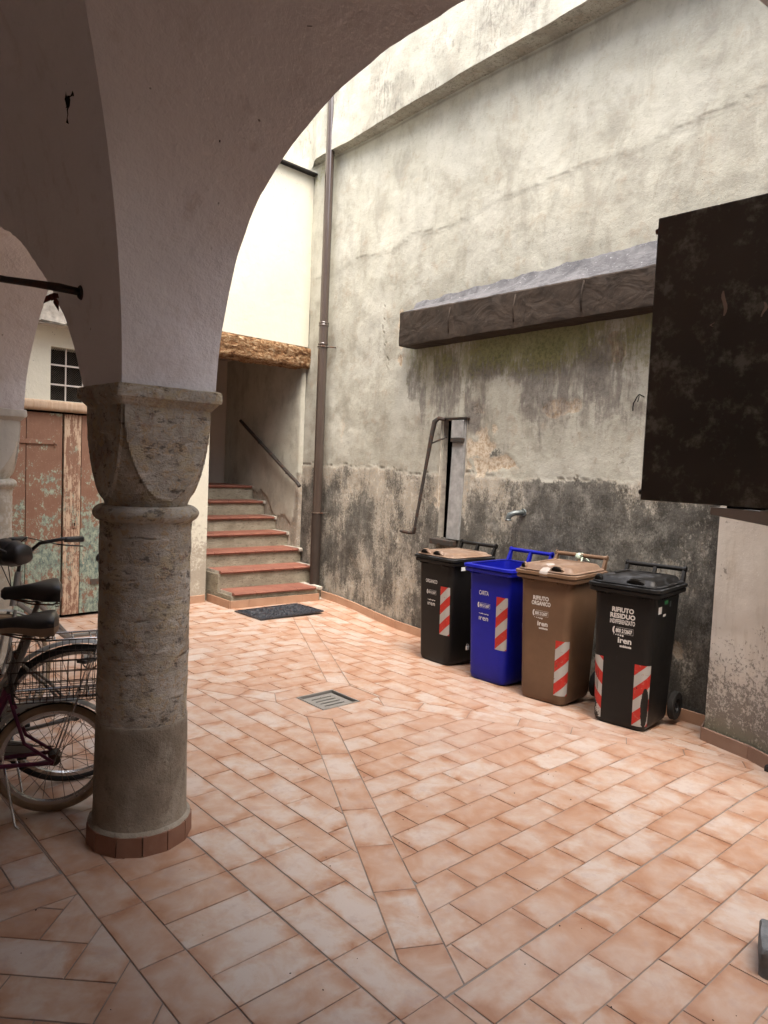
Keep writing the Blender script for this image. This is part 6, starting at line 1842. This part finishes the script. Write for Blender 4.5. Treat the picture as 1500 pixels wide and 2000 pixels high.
    for sg in (-1, 1): add_tube(bm, [(0, -0.045, wr+sg*0.03), (bbx, -0.045, bbz+sg*0.075)], 0.003, 5)
    bm_obj('chain', bm, MAT['iron'], e, True)
    bm = new_bm()
    R_ = []
    for i in range(12):
        f = i/11; xx = 0.09+0.36*f; hh = 0.045+0.035*math.sin(PI*min(1, f*1.1)); zc = wr+(bbz-wr)*f
        R_.append([(xx, -0.060, zc-0.01), (xx, -0.062, zc+hh), (xx, -0.054, zc+hh), (xx, -0.052, zc-0.01)])
    add_loft(bm, R_); bm_obj('chain_guard', bm, guardm, e, True, 40)
    # kickstand
    bm = new_bm(); add_tube(bm, [(bbx-0.12, kickside*0.03, bbz-0.01), (bbx-0.17, kickside*0.12, 0.02), (bbx-0.19, kickside*0.14, 0.01)], 0.006, 6); bm_obj('kickstand', bm, MAT['chrome'], e, True)
    # carrier
    bm = new_bm(); cz = wr*2+0.045
    for sg in (-1, 1):
        add_tube(bm, [(seat_top[0]-0.02, sg*0.02, cz+0.01), (0.14, sg*0.05, cz), (-0.18, sg*0.055, cz), (-0.21, sg*0.03, cz)], 0.005, 6)
        add_tube(bm, [(-0.10, sg*0.055, cz), (0, sg*0.06, wr)], 0.004, 6)
    for xx in (0.10, 0.02, -0.06, -0.14): add_tube(bm, [(xx, -0.05, cz), (xx, 0.05, cz)], 0.004, 6)
    bm_obj('carrier', bm, MAT['chrome'], e, True)
    if basket:
        bm = new_bm(); z0, z1 = cz+0.005, cz+0.20
        def loop(z, gx, gy):
            P = [(0.16+gx, -0.11-gy, z), (0.16+gx, 0.11+gy, z), (-0.21-gx, 0.11+gy, z), (-0.21-gx, -0.11-gy, z)]
            for i in range(4): add_tube(bm, [P[i], P[(i+1) % 4]], 0.0022, 5)
            return P
        for i in range(5): loop(z0+(z1-z0)*i/4, 0.006*i, 0.006*i)
        for i in range(15):
            xx = -0.21+0.37*i/14
            for sg in (-1, 1): add_tube(bm, [(xx, sg*0.11, z0), (xx*1.06, sg*0.134, z1)], 0.0014, 4)
            add_tube(bm, [(xx, -0.11, z0), (xx, 0.11, z0)], 0.0014, 4)
        for i in range(9):
            yy = -0.11+0.22*i/8
            for xs_ in (-0.21, 0.16): add_tube(bm, [(xs_, yy, z0), (xs_+(-0.024 if xs_ < 0 else 0.024), yy*1.2, z1)], 0.0014, 4)
            add_tube(bm, [(-0.21, yy, z0), (0.16, yy, z0)], 0.0014, 4)
        bm_obj('wire_basket', bm, MAT['rodm'], e, True)
    # handlebar
    bm = new_bm(); add_tube(bm, [(hx, 0, hzz), (hx-0.03, 0, hz)], 0.011, 10)
    add_tube(bm, [(hx-0.22, -0.28, hz+0.03), (hx-0.12, -0.26, hz+0.03), (hx-0.03, -0.17, hz+0.01), (hx-0.02, -0.08, hz-0.045), (hx-0.02, 0, hz-0.05), (hx-0.02, 0.08, hz-0.045), (hx-0.03, 0.17, hz+0.01), (hx-0.12, 0.26, hz+0.03), (hx-0.22, 0.28, hz+0.03)], 0.011, 10)
    bm_obj('handlebar', bm, MAT['chrome'] if wr < 0.3 else MAT['black'], e, True)
    for sg in (-1, 1):
        bm = new_bm(); add_tube(bm, [(hx-0.13, sg*0.262, hz+0.025), (hx-0.15, sg*0.267, hz+0.024), (hx-0.24, sg*0.285, hz+0.02)], [0.015, 0.017, 0.018], 10); bm_obj('grip', bm, MAT['black'], e, True)
        bm = new_bm(); add_tube(bm, [(hx-0.09, sg*0.25, hz), (hx-0.14, sg*0.28, hz-0.01), (hx-0.22, sg*0.31, hz-0.02)], 0.005, 6); bm_obj('brake_lever', bm, MAT['black'], e, True)
        bm = new_bm(); add_tube(bm, [(hx-0.09, sg*0.25, hz), (hx+0.06, sg*0.18, hz+0.05), (hx+0.10, sg*0.05, hz-0.05), (hx+0.05, 0.0, hz-0.25), (hx+0.04, 0, hz-0.35)], 0.003, 5); bm_obj('brake_cable', bm, MAT['rubber'], e, True)
    return e
hdA = math.atan2(0.34, -0.94)
bike((1.104, 3.39, 0.0), hdA, math.radians(-5), 'purple folding bicycle with small wheels and black and tan saddle, nearest the column', 0.262, 1.0, MAT['purple'], 0.885, 0.10, MAT['rubber'], MAT['gumwall'], MAT['guard'], basket=True, hz=0.98, saddle_m=('saddle', 'tan'), bbx=0.32, sl=0.30)
bike((1.285, 3.66, 0.0), math.atan2(0.25, -0.97), math.radians(-6), 'silver bicycle with black saddle standing behind the purple one', 0.358, 1.08, MAT['silver'], 0.985, 0.17, MAT['rubber'], None, MAT['guard'], hz=1.04)
bC = bike((2.20, 4.87, 0.0), math.atan2(-0.302, -0.949), math.radians(5), 'grey bicycle with black handlebar seen behind the other two near the old door', 0.345, 1.08, MAT['silver'], 0.95, 0.2, MAT['rubber'], MAT['gumwall'], MAT['guard'], hz=1.08)
bg = empty('handlebar_bag', (1.18, 4.50, 1.06), math.atan2(-0.302, -0.949)); tag(bg, 'black vinyl bag strapped on the handlebar of the grey bicycle', 'bag')
bm = new_bm(); R = []
for i in range(13):
    f = i/12; yy = -0.17+0.34*f; k_ = math.sin(PI*min(1, max(0.0, 0.12+0.76*f)))**0.35
    R.append([(0.09*k_*math.cos(t)*(1 if math.sin(t) < 0 else 0.92)+0.01*math.sin(i*2.1), yy, 0.075*k_*math.sin(t)+0.006*math.sin(i*1.7+t*3)) for t in [2*PI*q/18 for q in range(18)]])
add_loft(bm, R); bm_obj('bag_body', bm, MAT['saddle'], bg, True)
bm = new_bm(); add_tube(bm, [(0.09, -0.15, 0.02), (0.11, 0, 0.06), (0.09, 0.15, 0.02)], 0.008, 6); bm_obj('bag_strap', bm, MAT['black'], bg, True)
